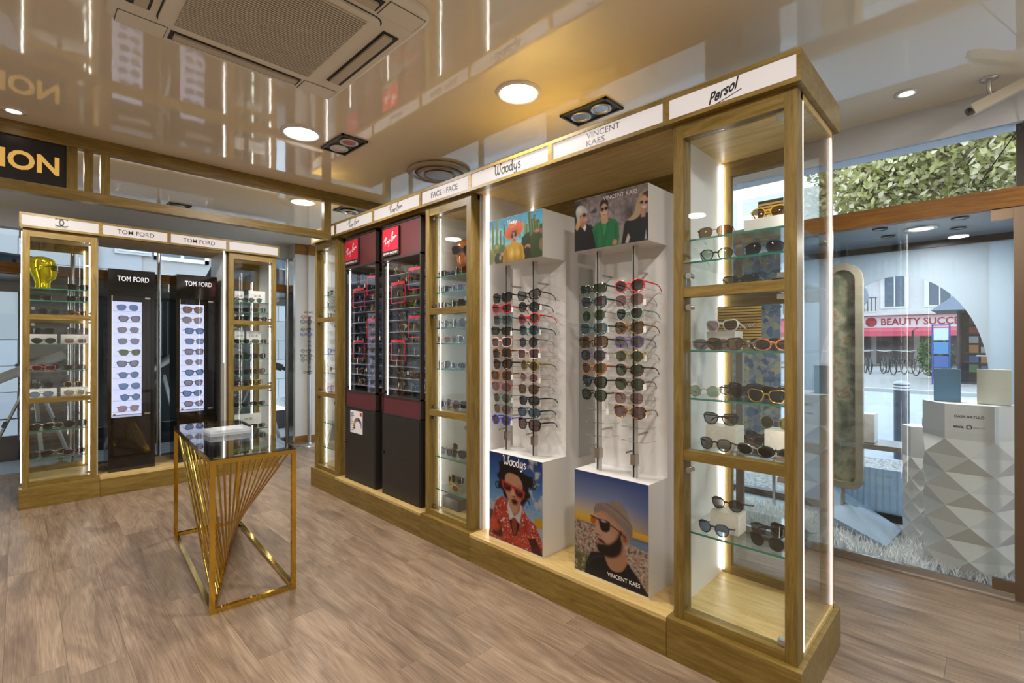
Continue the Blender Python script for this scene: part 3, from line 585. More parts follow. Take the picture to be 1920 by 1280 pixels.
cabinet(fD, 'oak display cabinet right of the twin backlit towers', (1.787, 1.681, 1.346, 1.178, 1.012, .67, .428), None, back='glass', leds=[(.40, DEP - .085, .21, 2.05), (.435, .09, .21, 2.22)])  # front strip is an added fill, tucked out of sight by the post
MB().box(*[2.70, 2.72], 1.2, 4.6, 0, .001) if False else None
def bay(f, label, texts, soff=True, back=None, side=True):
    w = f.w; t = empty('showcase_bay', f.pt(w / 2, DEP / 2, 0), label, 'display bay'); n = len(texts)
    f.part('plinth', f.oak, t, (.001, w - .001, 0, DEP, 0, HP - .018)); f.part('plinth_top', f.oakl, t, (.001, w - .001, 0, .022, HP - .018, HP), (.001, w - .001, .0225, DEP, HP - .018, HP))
    for k, tx in enumerate(texts): header(f, t, w * k / n, w * (k + 1) / n, .05, tx)
    f.part('soffit', f.oakl, t, (0, w, .05, DEP, HB, HB + .02)); f.part('top_cover', f.oak, t, (0, w, .05, DEP, HT - .02, HT))
    if side:
        for u0 in (0, w - .012): f.part('side_lining', WHITE, t, (u0, u0 + .012, .105, DEP - .02, HP, HB))
    if back == 'white': f.part('back_panel', WHITE, t, (.012, w - .012, DEP - .03, DEP - .012, HP, 2.12)); f.part('back_rail', f.oak, t, (.012, w - .012, DEP - .035, DEP - .005, 2.12, HB))
    return t
bR = bay(fR, 'showcase bay holding two burgundy and black display towers', [T2('', .19, geo=RB_GEO), T2('', .19, geo=RB_GEO)], back='white')
bW = bay(fW, 'wide white showcase bay with two poster racks', [T2('', .22, geo=WD_GEO), vkaes], back='white')
bT = bay(fT, 'showcase bay open to the back window with two black backlit towers', [T('TOM FORD', .27, bold=.004), T('TOM FORD', .27, bold=.004)], side=False)
fW.part('led_strip', LED, bW, (.013, .022, .14, .149, HP, HB)); fW.part('led_strip', LED, bW, (.013, .022, DEP - .06, DEP - .051, HP, HB)); fW.part('led_strip', LED, bW, (fW.w - .022, fW.w - .013, DEP - .06, DEP - .051, HP, HB))
fT.part('side_lining', WHITE, bT, (fT.w - .014, fT.w - .002, .06, DEP - .06, HP, HB)); fT.part('led_strip', LED, bT, (fT.w - .0225, fT.w - .0145, .062, .07, 1.15, HB))

# ------------------------------------------------------------------ backlit black towers (back window side)
def tower_tf(x0, x1, label):
    y0 = 5.728; t = empty('display_tower', ((x0 + x1) / 2, y0 + .15, HP), label, 'display tower', 'black backlit towers'); d = .30
    MB().box(x0 + .004, x1 + .004, y0 - .012, y0 + d, HP, .605).build('base', BLACKG, t)
    MB().box(x0, x1, y0 - .012, y0 + d, 1.825, 2.03).build('sign_box', BLACKG, t)
    w = x1 - x0
    f_ = MB().box(x0, x0 + .03, y0, y0 + d, .605, 1.825).box(x1 - .03, x1, y0, y0 + d, .605, 1.825).box(x0 + .03, x1 - .03, y0, y0 + d, .605, .665).box(x0 + .03, x1 - .03, y0, y0 + d, 1.79, 1.825).build('case', BLACKG, t)
    MB().box(x0 + .03, x1 - .03, y0 + d - .03, y0 + d, .665, 1.79).build('case_back', BLACKM, t)
    MB().box(x0 + .034, x1 - .075, y0 + .17, y0 + .18, .668, 1.745).build('light_panel', TFBACK, t)
    dr = MB().box(x0 + .031, x1 - .031, y0 + .004, y0 + .009, .667, 1.788).build('door', PANE, t)
    for z in (.675, 1.765): MB().box(x1 - .075, x1 - .033, y0 - .001, y0 + .012, z, z + .016).build('hinge', CHROME, dr)
    MB().cyl((x0 + .05, y0 + .012, .69), (x0 + .05, y0 - .004, .69), .010).build('lock', CHROME, dr)
    MB().box(x0 + .031, x0 + .036, y0 + .02, y0 + .03, .667, 1.788).build('led_strip', LEDW, t)
    for k in range(10): MB().box(x0 + .05, x1 - .085, y0 + .07, y0 + .17, .70 + .1055 * k, .7025 + .1055 * k).build('shelf', SHELF, t)
    sgn = [o for o in t.children if o.name.startswith('sign_box')][0]
    lettering('TOM FORD', ((x0 + x1) / 2 + .01, y0 - .012, 1.945), (1, 0, 0), (0, 0, 1), .235, CLOUDY, sgn, height=.048, bold=.02, nrm_off=.003)
    return t
TF1 = tower_tf(.572, .922, 'black glossy backlit display tower nearer the yellow head cabinet'); TF2 = tower_tf(1.097, 1.447, 'black glossy backlit display tower nearer the gold table')
# ------------------------------------------------------------------ burgundy and black towers
SHW = pbr('white_backing', 'a39b94', .5); BLUEP = pbr('blue_backing', '6f8fd8', .35, 0, .5)
def tower_rb(yl, yr, label, leaflet):
    x0 = 2.022; d = .42; t = empty('display_tower', (x0 + d / 2, (yl + yr) / 2, HP), label, 'display tower', 'burgundy and black towers'); g = .012
    lo = MB().box(x0, x0 + d, yr, yl, HP, .795).build('lower_cabinet', BLACKM, t)
    MB().box(x0 - .004, x0, yr + .012, yl - .01, HP + .012, .785).build('cabinet_door', BLACKM, t)
    MB().box(x0 + .004, x0 + d, yr + g, yl - g, .80, .935).build('burgundy_band', BURG, t); hp_ = MB().box(x0 + .004, x0 + d, yr + g, yl - g, 2.005, 2.255).build('burgundy_head', BURG, t)
    MB().box(x0 - .002, x0 + .03, yl - g, yl, .795, 2.267).box(x0 - .002, x0 + .03, yr, yr + g, .795, 2.267).box(x0 - .002, x0 + .03, yr, yl, .795, .803).box(x0 - .002, x0 + .03, yr, yl, .932, .945).box(x0 - .002, x0 + .03, yr, yl, 1.99, 2.005).box(x0 - .002, x0 + .03, yr, yl, 2.255, 2.267).build('metal_trim', DARK, t)
    xb_ = x0 + .25; MB().box(xb_, x0 + d, yr, yl, .945, 1.99).build('back_panel', SHW, t)
    ym = (yl + yr) / 2
    MB().box(xb_ - .004, xb_ - .0005, ym - .10, ym + .01, .945, 1.99).build('dark_stripe', BLACKM, t); MB().box(xb_ - .004, xb_ - .0005, ym + .012, ym + .12, .945, 1.70).build('blue_stripe', BLUEP, t)
    MB().box(x0 + .03, x0 + d, yl - .006, yl, .945, 1.99).build('mirror_side', pbr('satin_mirror', 'c6c2c6', .06, .95), t); MB().box(x0 + .03, x0 + d, yr, yr + .006, .945, 1.99).build('side_pane', PANE, t)
    dr = MB().box(x0 + .004, x0 + .010, yr + g, yl - g, .946, 1.989).build('door', PANE, t)
    for z in (.955, 1.955): MB().box(x0 - .006, x0 + .016, yl - .04, yl - g, z, z + .022).build('hinge', BLACKM, dr)
    MB().box(x0 + .032, x0 + .038, yl - .024, yl - .018, .947, 1.985).build('led_strip', LED, t)
    for k in range(11): MB().box(x0 + .06, xb_ - .005, yr + .012, yl - .012, .985 + .09 * k, .9875 + .09 * k).build('shelf', pbr('pale_shelf', 'b9b6c8', .3), t)
    # red accent outlines round pairs of shelves
    for u0, z in ((.02, 1.39), (.02, 1.75), (.26, 1.21), (.26, 1.66)):
        a, b, c0, c1 = yr + .02 + u0, yr + .02 + u0 + .2, z, z + .165; xx = x0 + .05
        MB().box(xx, xx + .004, a, b, c1 - .022, c1).box(xx, xx + .004, a, b, c0, c0 + .006).box(xx, xx + .004, a, a + .006, c0, c1).box(xx, xx + .004, b - .006, b, c0, c1).build('red_outline', REDP, t)
    pl = MB().box(x0 - .012, x0 - .0025, ym + .01, yl - .018, 2.022, 2.238).build('logo_plate', BLACKM, t, 'red square plate with script logo'); a_, b_ = ym + .018, yl - .026
    MB().box(x0 - .0135, x0 - .0122, a_, b_, 2.062, 2.230).build('red_square', REDP, pl)
    lettering('', (x0 - .0136, (a_ + b_) / 2, 2.145), (0, -1, 0), (0, 0, 1), b_ - a_ - .03, PAPER, pl, geo=RB_GEO, slope=.18, height=.10)
    lettering('GENUINE SINCE 1937', (x0 - .0122, (a_ + b_) / 2, 2.042), (0, -1, 0), (0, 0, 1), b_ - a_ - .02, PAPER, pl, bold=.02)
    if leaflet:
        lf = MB().box(x0 - .0058, x0 - .0046, yl - .315, yl - .105, .585, .775).build('leaflet', PAPER, t, 'white leaflet with an arc of coloured lenses')
        for k in range(11):
            a = R(196 - 19.5 * k); r1, r2 = .045, .075; cy_, cz = yl - .235, .645; d_ = R(9)
            MB().add([(x0 - .0065, cy_ - r * math.cos(a + e), cz + r * math.sin(a + e)) for r, e in ((r1, -d_), (r2, -d_), (r2, d_), (r1, d_))], [(0, 1, 2, 3)]).build('lens_swatch', pbr('swatch_%d' % k, ['5a4a38', '8a7440', 'c8b030', 'b06a70', '8a5a6a', '7a6a3a', '44524a', '4a4a70', '7a5a9a', '9a8aa0', 'b8b0b8'][k], .4), lf)
        MB().box(x0 - .0066, x0 - .0059, yl - .302, yl - .272, .735, .765).build('red_mark', REDP, lf)
        for k, (wd, hh) in enumerate([(.05, .012), (.06, .012), (.04, .005), (.03, .005), (.045, .005), (.05, .005), (.03, .005), (.05, .005), (.045, .007)]):
            z = .755 - .018 * k; MB().box(x0 - .0066, x0 - .0059, yl - .112 - wd, yl - .112, z - hh, z).build('text_line', pbr('grey_text', '8d8aa0', .6), lf)
    MB().ball((x0 - .012, yl - .035, .50), .012).build('knob', BLACKG, t)
    return t
RB1 = tower_rb(4.052, 3.53, 'burgundy and black display tower with a white leaflet on its door', True); RB2 = tower_rb(3.432, 2.907, 'burgundy and black display tower nearer the amber head cabinet', False)
# ================================================================== EYEWEAR
def outline(a, b, n=2.0, taper=0., lift=0., droop=0., poly=0, seg=22):
    P = []
    for k in range(seg):
        t = 2 * math.pi * k / seg; c, s = math.cos(t), math.sin(t)
        if poly:
            q = math.pi / poly; r = math.cos(q) / math.cos(((t + q * .5) % (2 * q)) - q); x, y = a * r * c, b * r * s
        else: x, y = a * math.copysign(abs(c) ** (2 / n), c), b * math.copysign(abs(s) ** (2 / n), s)
        if y < 0: x *= 1 - taper * (-y / b); x += droop * (-y / b)
        else: y += lift * max(0, x / a) * (y / b)
        P.append((x, y))
    return P
# style: outline args, rim width, bridge gap, thin metal?
STY = {'round': (dict(a=.0240, b=.0235), .0036, .018, 0), 'panto': (dict(a=.0255, b=.0225, n=2.6, taper=.2, lift=.002), .0036, .017, 0), 'square': (dict(a=.0280, b=.0225, n=4.2, taper=.10, lift=.002), .0042, .016, 0),
       'wayfarer': (dict(a=.0275, b=.0215, n=3.4, taper=.30, lift=.005), .0046, .015, 0), 'aviator': (dict(a=.0295, b=.0245, n=2.9, taper=.22, droop=.003), .0016, .016, 1),
       'cat-eye': (dict(a=.0285, b=.0205, n=2.8, taper=.24, lift=.011), .0048, .015, 0), 'rectangular': (dict(a=.0290, b=.0175, n=4.6, taper=.12, lift=.003), .0042, .015, 0), 'hexagonal': (dict(a=.0285, b=.025, poly=6), .0022, .015, 1),
       'octagonal': (dict(a=.0295, b=.0255, poly=8, taper=.08, lift=.005), .0036, .015, 0), 'oval': (dict(a=.029, b=.0195, n=2.2, lift=.003), .0044, .014, 0), 'thin round': (dict(a=.024, b=.0235), .0016, .019, 1), 'rimless': (dict(a=.0275, b=.0235, n=3, taper=.12), .0010, .016, 1),
       'butterfly': (dict(a=.0305, b=.0255, n=2.9, taper=.10, lift=.006), .0042, .014, 0)}
GM = {}
def glasses_meshes(style):
    if style in GM: return GM[style]
    kw, rim, gap, metal = STY[style]; P = outline(**kw); n = len(P); a = kw['a']; cx = gap / 2 + a + rim; zc = kw['b'] + rim
    wrap = lambda x: 2.2 * x * x
    fr = MB(); th = .0035 if not metal else .0018
    for s in (-1, 1):
        V = []; nr = []
        for k in range(n):
            p0, p1 = P[k - 1], P[(k + 1) % n]; d = (p1[0] - p0[0], p1[1] - p0[1]); l = math.hypot(*d) + 1e-9; nr.append((d[1] / l, -d[0] / l))
        for off, yy in ((0, -th / 2), (rim, -th / 2), (rim, th / 2), (0, th / 2)):
            for k in range(n):
                x = s * (cx + P[k][0] + nr[k][0] * off); V.append((x, wrap(x) + yy, zc + P[k][1] + nr[k][1] * off))
        Fc = []
        for j in range(4):
            for k in range(n): q = ((j * n) + k, (j * n) + (k + 1) % n, ((j + 1) % 4) * n + (k + 1) % n, ((j + 1) % 4) * n + k); Fc.append(q if s > 0 else q[::-1])
        fr.add(V, Fc, True)
    bw = .0075 if not metal else .0022; zb = zc + kw['b'] * .35
    fr.tube([(-gap / 2 - rim * .6, wrap(gap), zb), (0, -.0008, zb + .003), (gap / 2 + rim * .6, wrap(gap), zb)], [bw / 2] * 3, 6)
    hx = 2 * cx - gap / 2 - rim + rim * .8; hx = cx + a + rim * .7; zh = zc + kw['b'] * .55
    for s in (-1, 1): fr.box(s * hx - .003, s * hx + .003, wrap(hx) - .001, wrap(hx) + .006, zh - .0035, zh + .0035)
    ln = MB()
    for s in (-1, 1):
        V = [(s * (cx + p[0] * 1.02), wrap(s * (cx + p[0])) - .0002, zc + p[1] * 1.02) for p in P] + [(s * cx, wrap(cx) - .0028, zc)]
        ln2 = [(k, (k + 1) % n, n) if s > 0 else ((k + 1) % n, k, n) for k in range(n)]
        ln.add(V, ln2, True)
    lens = []
    for s in (0, 1):
        m = MB(); q = (n + 1); m.add(ln.v[s * q:(s + 1) * q], [tuple(i - s * q for i in f) for f in ln.f[s * n:(s + 1) * n]], True); lens.append(m.mesh('lens', None))
    tr = .0028 if not metal else .0011; yh = wrap(hx) + .004
    def temple(s, mode):
        x = s * (hx + .001); m = MB()
        if mode == 'open': pts = [(x, yh, zh), (x, yh + .05, zh - .002), (x, yh + .092, zh - .006), (x, yh + .115, zh - .016), (x, yh + .128, zh - .034 if zh > .036 else .003)]
        elif mode == 'rest': pts = [(x, yh, zh), (x, yh + .05, zh * .62), (x, yh + .095, zh * .25 + .002), (x, yh + .125, .003)]
        else: o = .004 if s > 0 else .010; pts = [(x, yh, zh), (x - s * .006, yh + o, zh), (x - s * .07, yh + o + .004, zh - .004), (x - s * .10, yh + o + .006, zh - .012), (x - s * .118, yh + o + .006, max(zh - .026, .003))]
        rr = [tr * 1.35, tr * 1.25, tr, tr, tr * 1.1][:len(pts)] if not metal else [tr] * (len(pts) - 1) + [tr * 1.9]
        m.tube(pts, rr, 6); 
        if not metal:   # flatten sideways
            m.v = [((p[0] - x) * .55 + x, p[1], p[2]) if mode != 'fold' else p for p in m.v]
        return m.mesh('temple', None)
    GM[style] = (fr.mesh('rim', None), lens, {m_: [temple(-1, m_), temple(1, m_)] for m_ in ('open', 'rest', 'fold')}, zb)
    return GM[style]
FC = {'black': '141312', 'red': 'c4202c', 'coral red': 'd83038', 'teal': '1f5f66', 'dark teal': '173f46', 'tortoise': None, 'amber tortoise': None, 'pink': 'c99a98', 'clear pink': 'd8b4ac', 'blue': '2346d8', 'yellow': 'd8b428', 'gold': 'c9a24e', 'silver': 'b9b6b0', 'brown': '4d3423',
      'green': '3a6a4e', 'sage green': '7fa08c', 'purple': '6a5a94', 'olive': '8a7a2a', 'white': 'e4e2dc', 'dark green': '23331f', 'grey': '6c6a68', 'amber': '9a5a20', 'burgundy': '5c1c26', 'navy': '1f2c4e', 'orange': 'd0702a', 'clear': 'cfd2d0'}
def frame_mat(c):
    nm = 'frame ' + c
    if nm in MATS: return MATS[nm]
    if FC[c] is None:
        m = pbr(nm, '5a3416', .15, 0, .5); N, L = nt(m); tc = N.new('ShaderNodeTexCoord'); nz = N.new('ShaderNodeTexNoise'); nz.inputs['Scale'].default_value = 90
        r = ramp(N, [(.42, '2a160c'), (.52, '7a4a1a'), (.66, 'd09a30')] if c == 'amber tortoise' else [(.45, '1d0f0a'), (.56, '5a2f16'), (.7, '9a5c22')])
        L.new(tc.outputs['Object'], nz.inputs['Vector']); L.new(nz.outputs['Fac'], r.inputs[0]); L.new(r.outputs[0], N['Principled BSDF'].inputs['Base Color']); return m
    return pbr(nm, FC[c], .16, .9 if c in ('gold', 'silver') else 0, .55)
LC = {'grey': (.17, .17, .17), 'brown': (.32, .21, .12), 'green': (.17, .22, .13), 'blue': (.22, .32, .46), 'mauve': (.36, .24, .25), 'dark': (.06, .06, .065), 'clear': (.75, .78, .76), 'pale green': (.45, .56, .46), 'rose': (.52, .35, .34), 'gold mirror': (.35, .26, .05), 'smoke': (.34, .33, .33)}
def lens_mat(c):
    nm = 'lens ' + c
    return MATS.get(nm) or glassy(nm, tuple(x * (.78 if c != 'clear' else 1) for x in LC[c]), .9, .02, 1.5)
NGL = 0
def glasses(loc, rz, style, fc, lc, label, group, mode='open', tilt=0, tag_=False, s=1.0, roll=0):
    global NGL; NGL += 1
    fm, lens, tm, zb = glasses_meshes(style)
    o = bpy.data.objects.new('eyeglasses' if lc == 'clear' else 'sunglasses', None); COL.objects.link(o); o.empty_display_size = .03
    o.location = loc; o.rotation_euler = (R(tilt), R(roll), R(rz)); o.scale = (s, s, s); tag(o, label, 'glasses' if lc == 'clear' else 'sunglasses', group)
    def ch(nm, me, mat):
        if not me.materials: me.materials.append(mat)
        c = bpy.data.objects.new(nm, me); COL.objects.link(c); c.parent = o; c.material_slots[0].link = 'OBJECT'; c.material_slots[0].material = mat; return c
    ch('rim', fm, frame_mat(fc))
    for m in lens: ch('lens', m, lens_mat(lc))
    for m in tm[mode]: ch('temple', m, frame_mat(fc))
    if tag_:
        tagm = GM.get('tag')
        if tagm is None: tagm = GM['tag'] = MB().tube([(.068, .01, .03), (.070, .013, -.03)], .0006, 5).box(.062, .076, .012, .0135, -.055, -.03).mesh('price_tag', PAPER)
        ch('price_tag', tagm, PAPER)
    return o
ORD = ['topmost', 'second from top', 'third from top', 'fourth from top', 'fifth from top', 'sixth from top', 'seventh from top', 'eighth from top', 'ninth from top', 'tenth from top', 'eleventh from top', 'bottom']
def desc(fc, st, lc): return '%s %s %s' % (fc, st, 'eyeglasses' if lc == 'clear' else 'sunglasses with %s lenses' % lc)
# ------------------------------------------------------------------ backlit towers: ten pairs each
tf1 = [('silver', 'aviator', 'blue'), ('brown', 'wayfarer', 'smoke'), ('gold', 'aviator', 'smoke'), ('silver', 'aviator', 'smoke'), ('olive', 'wayfarer', 'green'), ('black', 'wayfarer', 'smoke'), ('grey', 'panto', 'blue'), ('navy', 'aviator', 'blue'), ('navy', 'round', 'blue'), ('brown', 'aviator', 'rose')]
tf2 = [('tortoise', 'butterfly', 'brown'), ('gold', 'butterfly', 'smoke'), ('navy', 'square', 'blue'), ('gold', 'square', 'blue'), ('brown', 'square', 'smoke'), ('gold', 'panto', 'smoke'), ('navy', 'wayfarer', 'blue'), ('black', 'wayfarer', 'smoke'), ('navy', 'cat-eye', 'blue'), ('brown', 'cat-eye', 'smoke')]
for T_, lst, x0, wh in ((TF1, tf1, .572, 'in the left backlit tower'), (TF2, tf2, 1.097, 'in the right backlit tower')):
    for k, (fc, st, lc) in enumerate(lst):
        glasses((x0 + .165 + random.uniform(-.012, .012), 5.80, .7027 + .1055 * (9 - k)), random.uniform(-4, 4), st, fc, lc, '%s %s sunglasses, %s %s' % (fc, st, ORD[k] if k < 9 else 'bottom', wh), 'sunglasses in the backlit towers', 'open', s=1.14)
# ------------------------------------------------------------------ burgundy towers: two columns of eleven
pool = [('black', 'wayfarer', 'dark'), ('black', 'square', 'dark'), ('gold', 'aviator', 'green'), ('tortoise', 'wayfarer', 'dark'), ('black', 'rectangular', 'dark'), ('gold', 'thin round', 'green'), ('navy', 'wayfarer', 'blue'), ('black', 'panto', 'green'), ('gold', 'hexagonal', 'brown'), ('silver', 'aviator', 'blue'), ('brown', 'panto', 'dark')]
for yl, yr, wh in ((4.052, 3.53, 'left burgundy tower'), (3.432, 2.907, 'right burgundy tower')):
    for c in range(2):
        for k in range(11):
            fc, st, lc = pool[(k * 3 + c * 4 + (5 if 'right' in wh else 0)) % 11]
            glasses((2.022 + .066, yr + (.16 if c else .385) + random.uniform(-.012, .012), .988 + .09 * (10 - k)), -90 + random.uniform(-12, 6), st, fc, lc, '%s %s sunglasses, %s, %s column of the %s' % (fc, st, ORD[k] if k < 10 else 'bottom', 'right' if c else 'left', wh), 'sunglasses in the burgundy towers', 'open', tag_=(k * 7 + c) % 4 == 0, s=1.14)
# ------------------------------------------------------------------ cabinets: (pixel x, shelf height, depth, style, frame, lens, pose, turn)
def on_shelf(f, px, z, v, st, fc, lc, where, mode='rest', turn=0, z_extra=0, s=1.0):
    u = f.u_at(px, v); p = f.pt(u, v, z + z_extra + .0004); base = -90 if f.side == 'B' else 0
    return glasses(p, base + turn, st, fc, lc, '%s %s %s %s' % (fc, st, 'eyeglasses' if lc == 'clear' else 'sunglasses', where), 'sunglasses in the oak cabinets', mode, s=s)
def block(f, px0, px1, v, z, h, depth, mat, name, label, cat='display block'):
    u0, u1 = f.u_at(px0, v), f.u_at(px1, v); t = f.part(name, mat, None, (u0, u1, v, v + depth, z + .0004, z + h)); return tag(t, label, cat)
WOODBLK = wood('pale_wood_block', [(.3, 'cfc6b4'), (.55, 'ddd5c6'), (.85, 'e8e2d6')], (1, 9, 9), .5, .02)
PC_ = 'in the end cabinet'
for (px, z, v, st, fc, lc, wh, mode, tn, dz) in [
    (1340, 1.80, .14, 'aviator', 'tortoise', 'brown', 'on the top shelf of the end cabinet', 'rest', 8, 0), (1440, 1.80, .17, 'panto', 'yellow', 'brown', 'on the white tray in the end cabinet', 'rest', 0, .0504),
    (1342, 1.703, .14, 'panto', 'black', 'pale green', 'on second shelf of the end cabinet, left', 'rest', 6, 0), (1432, 1.703, .13, 'aviator', 'black', 'grey', 'on second shelf of end cabinet, front right', 'rest', 4, 0), (1420, 1.703, .38, 'square', 'silver', 'smoke', 'on second shelf of end cabinet, at the back', 'fold', 10, 0),
    (1387, 1.588, .15, 'rectangular', 'black', 'smoke', 'on the upper cross rail shelf of end cabinet', 'rest', 0, 0), (1440, 1.588, .32, 'rectangular', 'silver', 'dark', 'behind the rectangular pair, end cabinet upper door', 'fold', 0, 0),
    (1352, 1.319, .25, 'wayfarer', 'white', 'mauve', 'on the white block in the end cabinet', 'rest', 0, .082), (1358, 1.319, .12, 'wayfarer', 'tortoise', 'brown', 'in front of the white block, end cabinet', 'rest', 5, 0), (1333, 1.319, .13, 'oval', 'grey', 'smoke', 'lying folded left, middle shelf of the end cabinet', 'fold', 20, 0), (1408, 1.319, .14, 'oval', 'silver', 'clear', 'on the shelf under the slatted sign, end cabinet', 'fold', -10, 0), (1450, 1.319, .13, 'oval', 'orange', 'smoke', 'on the shelf beside blue mosaic, end cabinet', 'fold', 0, 0), (1435, 1.319, .33, 'panto', 'black', 'grey', 'at the back of the slatted sign shelf', 'fold', 0, 0),
    (1320, 1.112, .14, 'hexagonal', 'gold', 'pale green', 'at left of fourth shelf, end cabinet', 'rest', 8, 0), (1381, 1.112, .30, 'oval', 'tortoise', 'smoke', 'in the folded heap on the fourth shelf', 'fold', 10, 0), (1398, 1.112, .24, 'panto', 'black', 'brown', 'in the folded heap on the fourth shelf', 'fold', -6, 0), (1395, 1.112, .40, 'wayfarer', 'black', 'smoke', 'at the back of folded heap, fourth shelf', 'fold', 4, 0), (1436, 1.112, .12, 'wayfarer', 'gold', 'green', 'at front right of the fourth shelf, end cabinet', 'rest', 0, 0), (1462, 1.112, .26, 'square', 'black', 'dark', 'behind the gold pair on the fourth shelf', 'fold', 0, 0), (1447, 1.112, .42, 'oval', 'silver', 'smoke', 'at the back right of the fourth shelf', 'fold', 0, 0),
    (1350, .894, .20, 'wayfarer', 'black', 'smoke', 'on the left pale wood block, end cabinet', 'fold', 8, .0965), (1340, .894, .115, 'panto', 'black', 'smoke', 'in front of the left pale wood block', 'rest', -3, 0), (1408, .894, .32, 'oval', 'tortoise', 'smoke', 'heaped between the two pale wood blocks', 'fold', 14, 0), (1425, .894, .40, 'wayfarer', 'black', 'grey', 'heaped between the two pale wood blocks', 'fold', -8, 0), (1455, .894, .2, 'thin round', 'gold', 'gold mirror', 'on the right pale wood block, end cabinet', 'rest', 0, .105), (1415, .894, .12, 'oval', 'silver', 'dark', 'at the front between pale wood blocks', 'fold', 0, 0), (1453, .894, .115, 'oval', 'black', 'dark', 'in front of the right pale wood block', 'fold', 0, 0),
    (1362, .533, .21, 'panto', 'black', 'grey', 'on the pale block of the lowest shelf', 'rest', 0, .0865), (1336, .533, .12, 'panto', 'navy', 'blue', 'in front of the pale block, lowest shelf', 'rest', -5, 0), (1440, .533, .26, 'panto', 'black', 'smoke', 'folded at the back right, lowest shelf', 'fold', 10, 0), (1436, .533, .13, 'panto', 'black', 'grey', 'at front right of the lowest shelf', 'rest', -8, 0), (1478, .533, .30, 'wayfarer', 'black', 'dark', 'at the glass end of the lowest shelf', 'rest', 0, 0)]:
    on_shelf(fP, px, z, v, st, fc, lc, wh, mode, tn, dz)
block(fP, 1396, 1474, .12, 1.80, .05, .14, WHITE, 'display_tray', 'white display tray under yellow sunglasses in the end cabinet', 'tray')
block(fP, 1325, 1378, .20, 1.319, .082, .09, WHITE, 'display_block', 'white display block on the middle shelf of the end cabinet')
block(fP, 1323, 1379, .165, .894, .096, .10, WOODBLK, 'display_block', 'left pale wood block above lower rail of the end cabinet')
block(fP, 1433, 1472, .165, .894, .1045, .10, WOODBLK, 'display_block', 'right pale wood block above lower rail of the end cabinet')
block(fP, 1332, 1384, .175, .533, .086, .09, WOODBLK, 'display_block', 'pale wood block on the lowest shelf of the end cabinet')
def slat_sign(px0, px1, v, z0, z1, label):
    u0, u1 = fP.u_at(px0, v), fP.u_at(px1, v); t = empty('slatted_sign', fP.pt((u0 + u1) / 2, v, z0), label, 'sign')
    fP.part('backing', BLACKM, t, (u0, u1, v + .006, v + .012, z0, z1)); n = int((z1 - z0) / .0125)
    for k in range(n): fP.part('slat', pbr('slat_wood', 'c39a4c', .45), t, (u0, u1, v, v + .0058, z0 + .0125 * k, z0 + .0125 * k + .0085))
    lettering('Persol', fP.pt(u0 + (u1 - u0) * .7, v - .001, (z0 + z1) / 2 + .01), fP.right, (0, 0, 1), .06, PAPER, t, slope=.15, shear=.2)
slat_sign(1424, 1474, .30, 1.851, 1.96, 'slatted golden wood sign on top shelf of the end cabinet') if False else slat_sign(1421, 1468, .28, 1.8004, 1.96, 'slatted golden wood sign on top shelf of the end cabinet')
slat_sign(1345, 1427, .36, 1.3194, 1.52, 'slatted golden wood sign on middle shelf of the end cabinet')
LF = 'in the amber head cabinet'
for (px, z, v, st, fc, lc, wh, mode, tn) in [
    (822, 1.81, .14, 'cat-eye', 'tortoise', 'grey', 'on top shelf left,', 'fold', 10), (845, 1.81, .2, 'square', 'purple', 'smoke', 'on top shelf centre,', 'fold', -8), (864, 1.81, .14, 'butterfly', 'brown', 'brown', 'on top shelf right,', 'rest', 0),
    (830, 1.70, .14, 'round', 'black', 'blue', 'on second shelf left,', 'rest', 0), (856, 1.70, .14, 'round', 'purple', 'smoke', 'on second shelf right,', 'rest', 0), (826, 1.588, .14, 'round', 'grey', 'mauve', 'above upper rail, left,', 'rest', 0), (856, 1.588, .14, 'butterfly', 'dark teal', 'mauve', 'above upper rail, right,', 'rest', 0),
    (828, 1.457, .14, 'round', 'amber tortoise', 'blue', 'on third shelf left,', 'rest', 0), (858, 1.457, .14, 'butterfly', 'amber', 'smoke', 'on third shelf right,', 'rest', 0), (828, 1.35, .14, 'oval', 'orange', 'blue', 'on fourth shelf left,', 'fold', 14), (856, 1.35, .2, 'square', 'silver', 'grey', 'on fourth shelf right,', 'fold', -6), (829, 1.173, .14, 'cat-eye', 'black', 'grey', 'on fifth shelf left,', 'rest', 0), (857, 1.173, .15, 'oval', 'grey', 'blue', 'on fifth shelf right,', 'fold', 6),
    (818, .894, .14, 'oval', 'purple', 'smoke', 'above lower rail, far left,', 'fold', 20), (833, .894, .22, 'panto', 'burgundy', 'mauve', 'above lower rail, left,', 'fold', 0), (848, .894, .14, 'cat-eye', 'burgundy', 'smoke', 'above lower rail, centre,', 'fold', -10), (862, .894, .2, 'square', 'tortoise', 'grey', 'above lower rail, right,', 'fold', 4),
    (820, .565, .18, 'oval', 'pink', 'mauve', 'on sixth shelf, far left,', 'fold', 16), (836, .565, .14, 'panto', 'teal', 'rose', 'on sixth shelf left,', 'fold', 0), (846, .565, .28, 'wayfarer', 'brown', 'brown', 'on sixth shelf, back,', 'fold', -10), (858, .565, .15, 'square', 'black', 'grey', 'on sixth shelf right,', 'fold', 8), (855, .339, .26, 'square', 'brown', 'grey', 'on lowest shelf, back,', 'fold', 0), (832, .339, .22, 'panto', 'gold', 'smoke', 'on lowest shelf, left,', 'fold', 12), (848, .339, .13, 'oval', 'gold', 'gold mirror', 'on lowest shelf, front,', 'fold', -14)]:
    on_shelf(fF, px, z, v, st, fc, lc, wh + ' amber head cabinet', mode, tn)
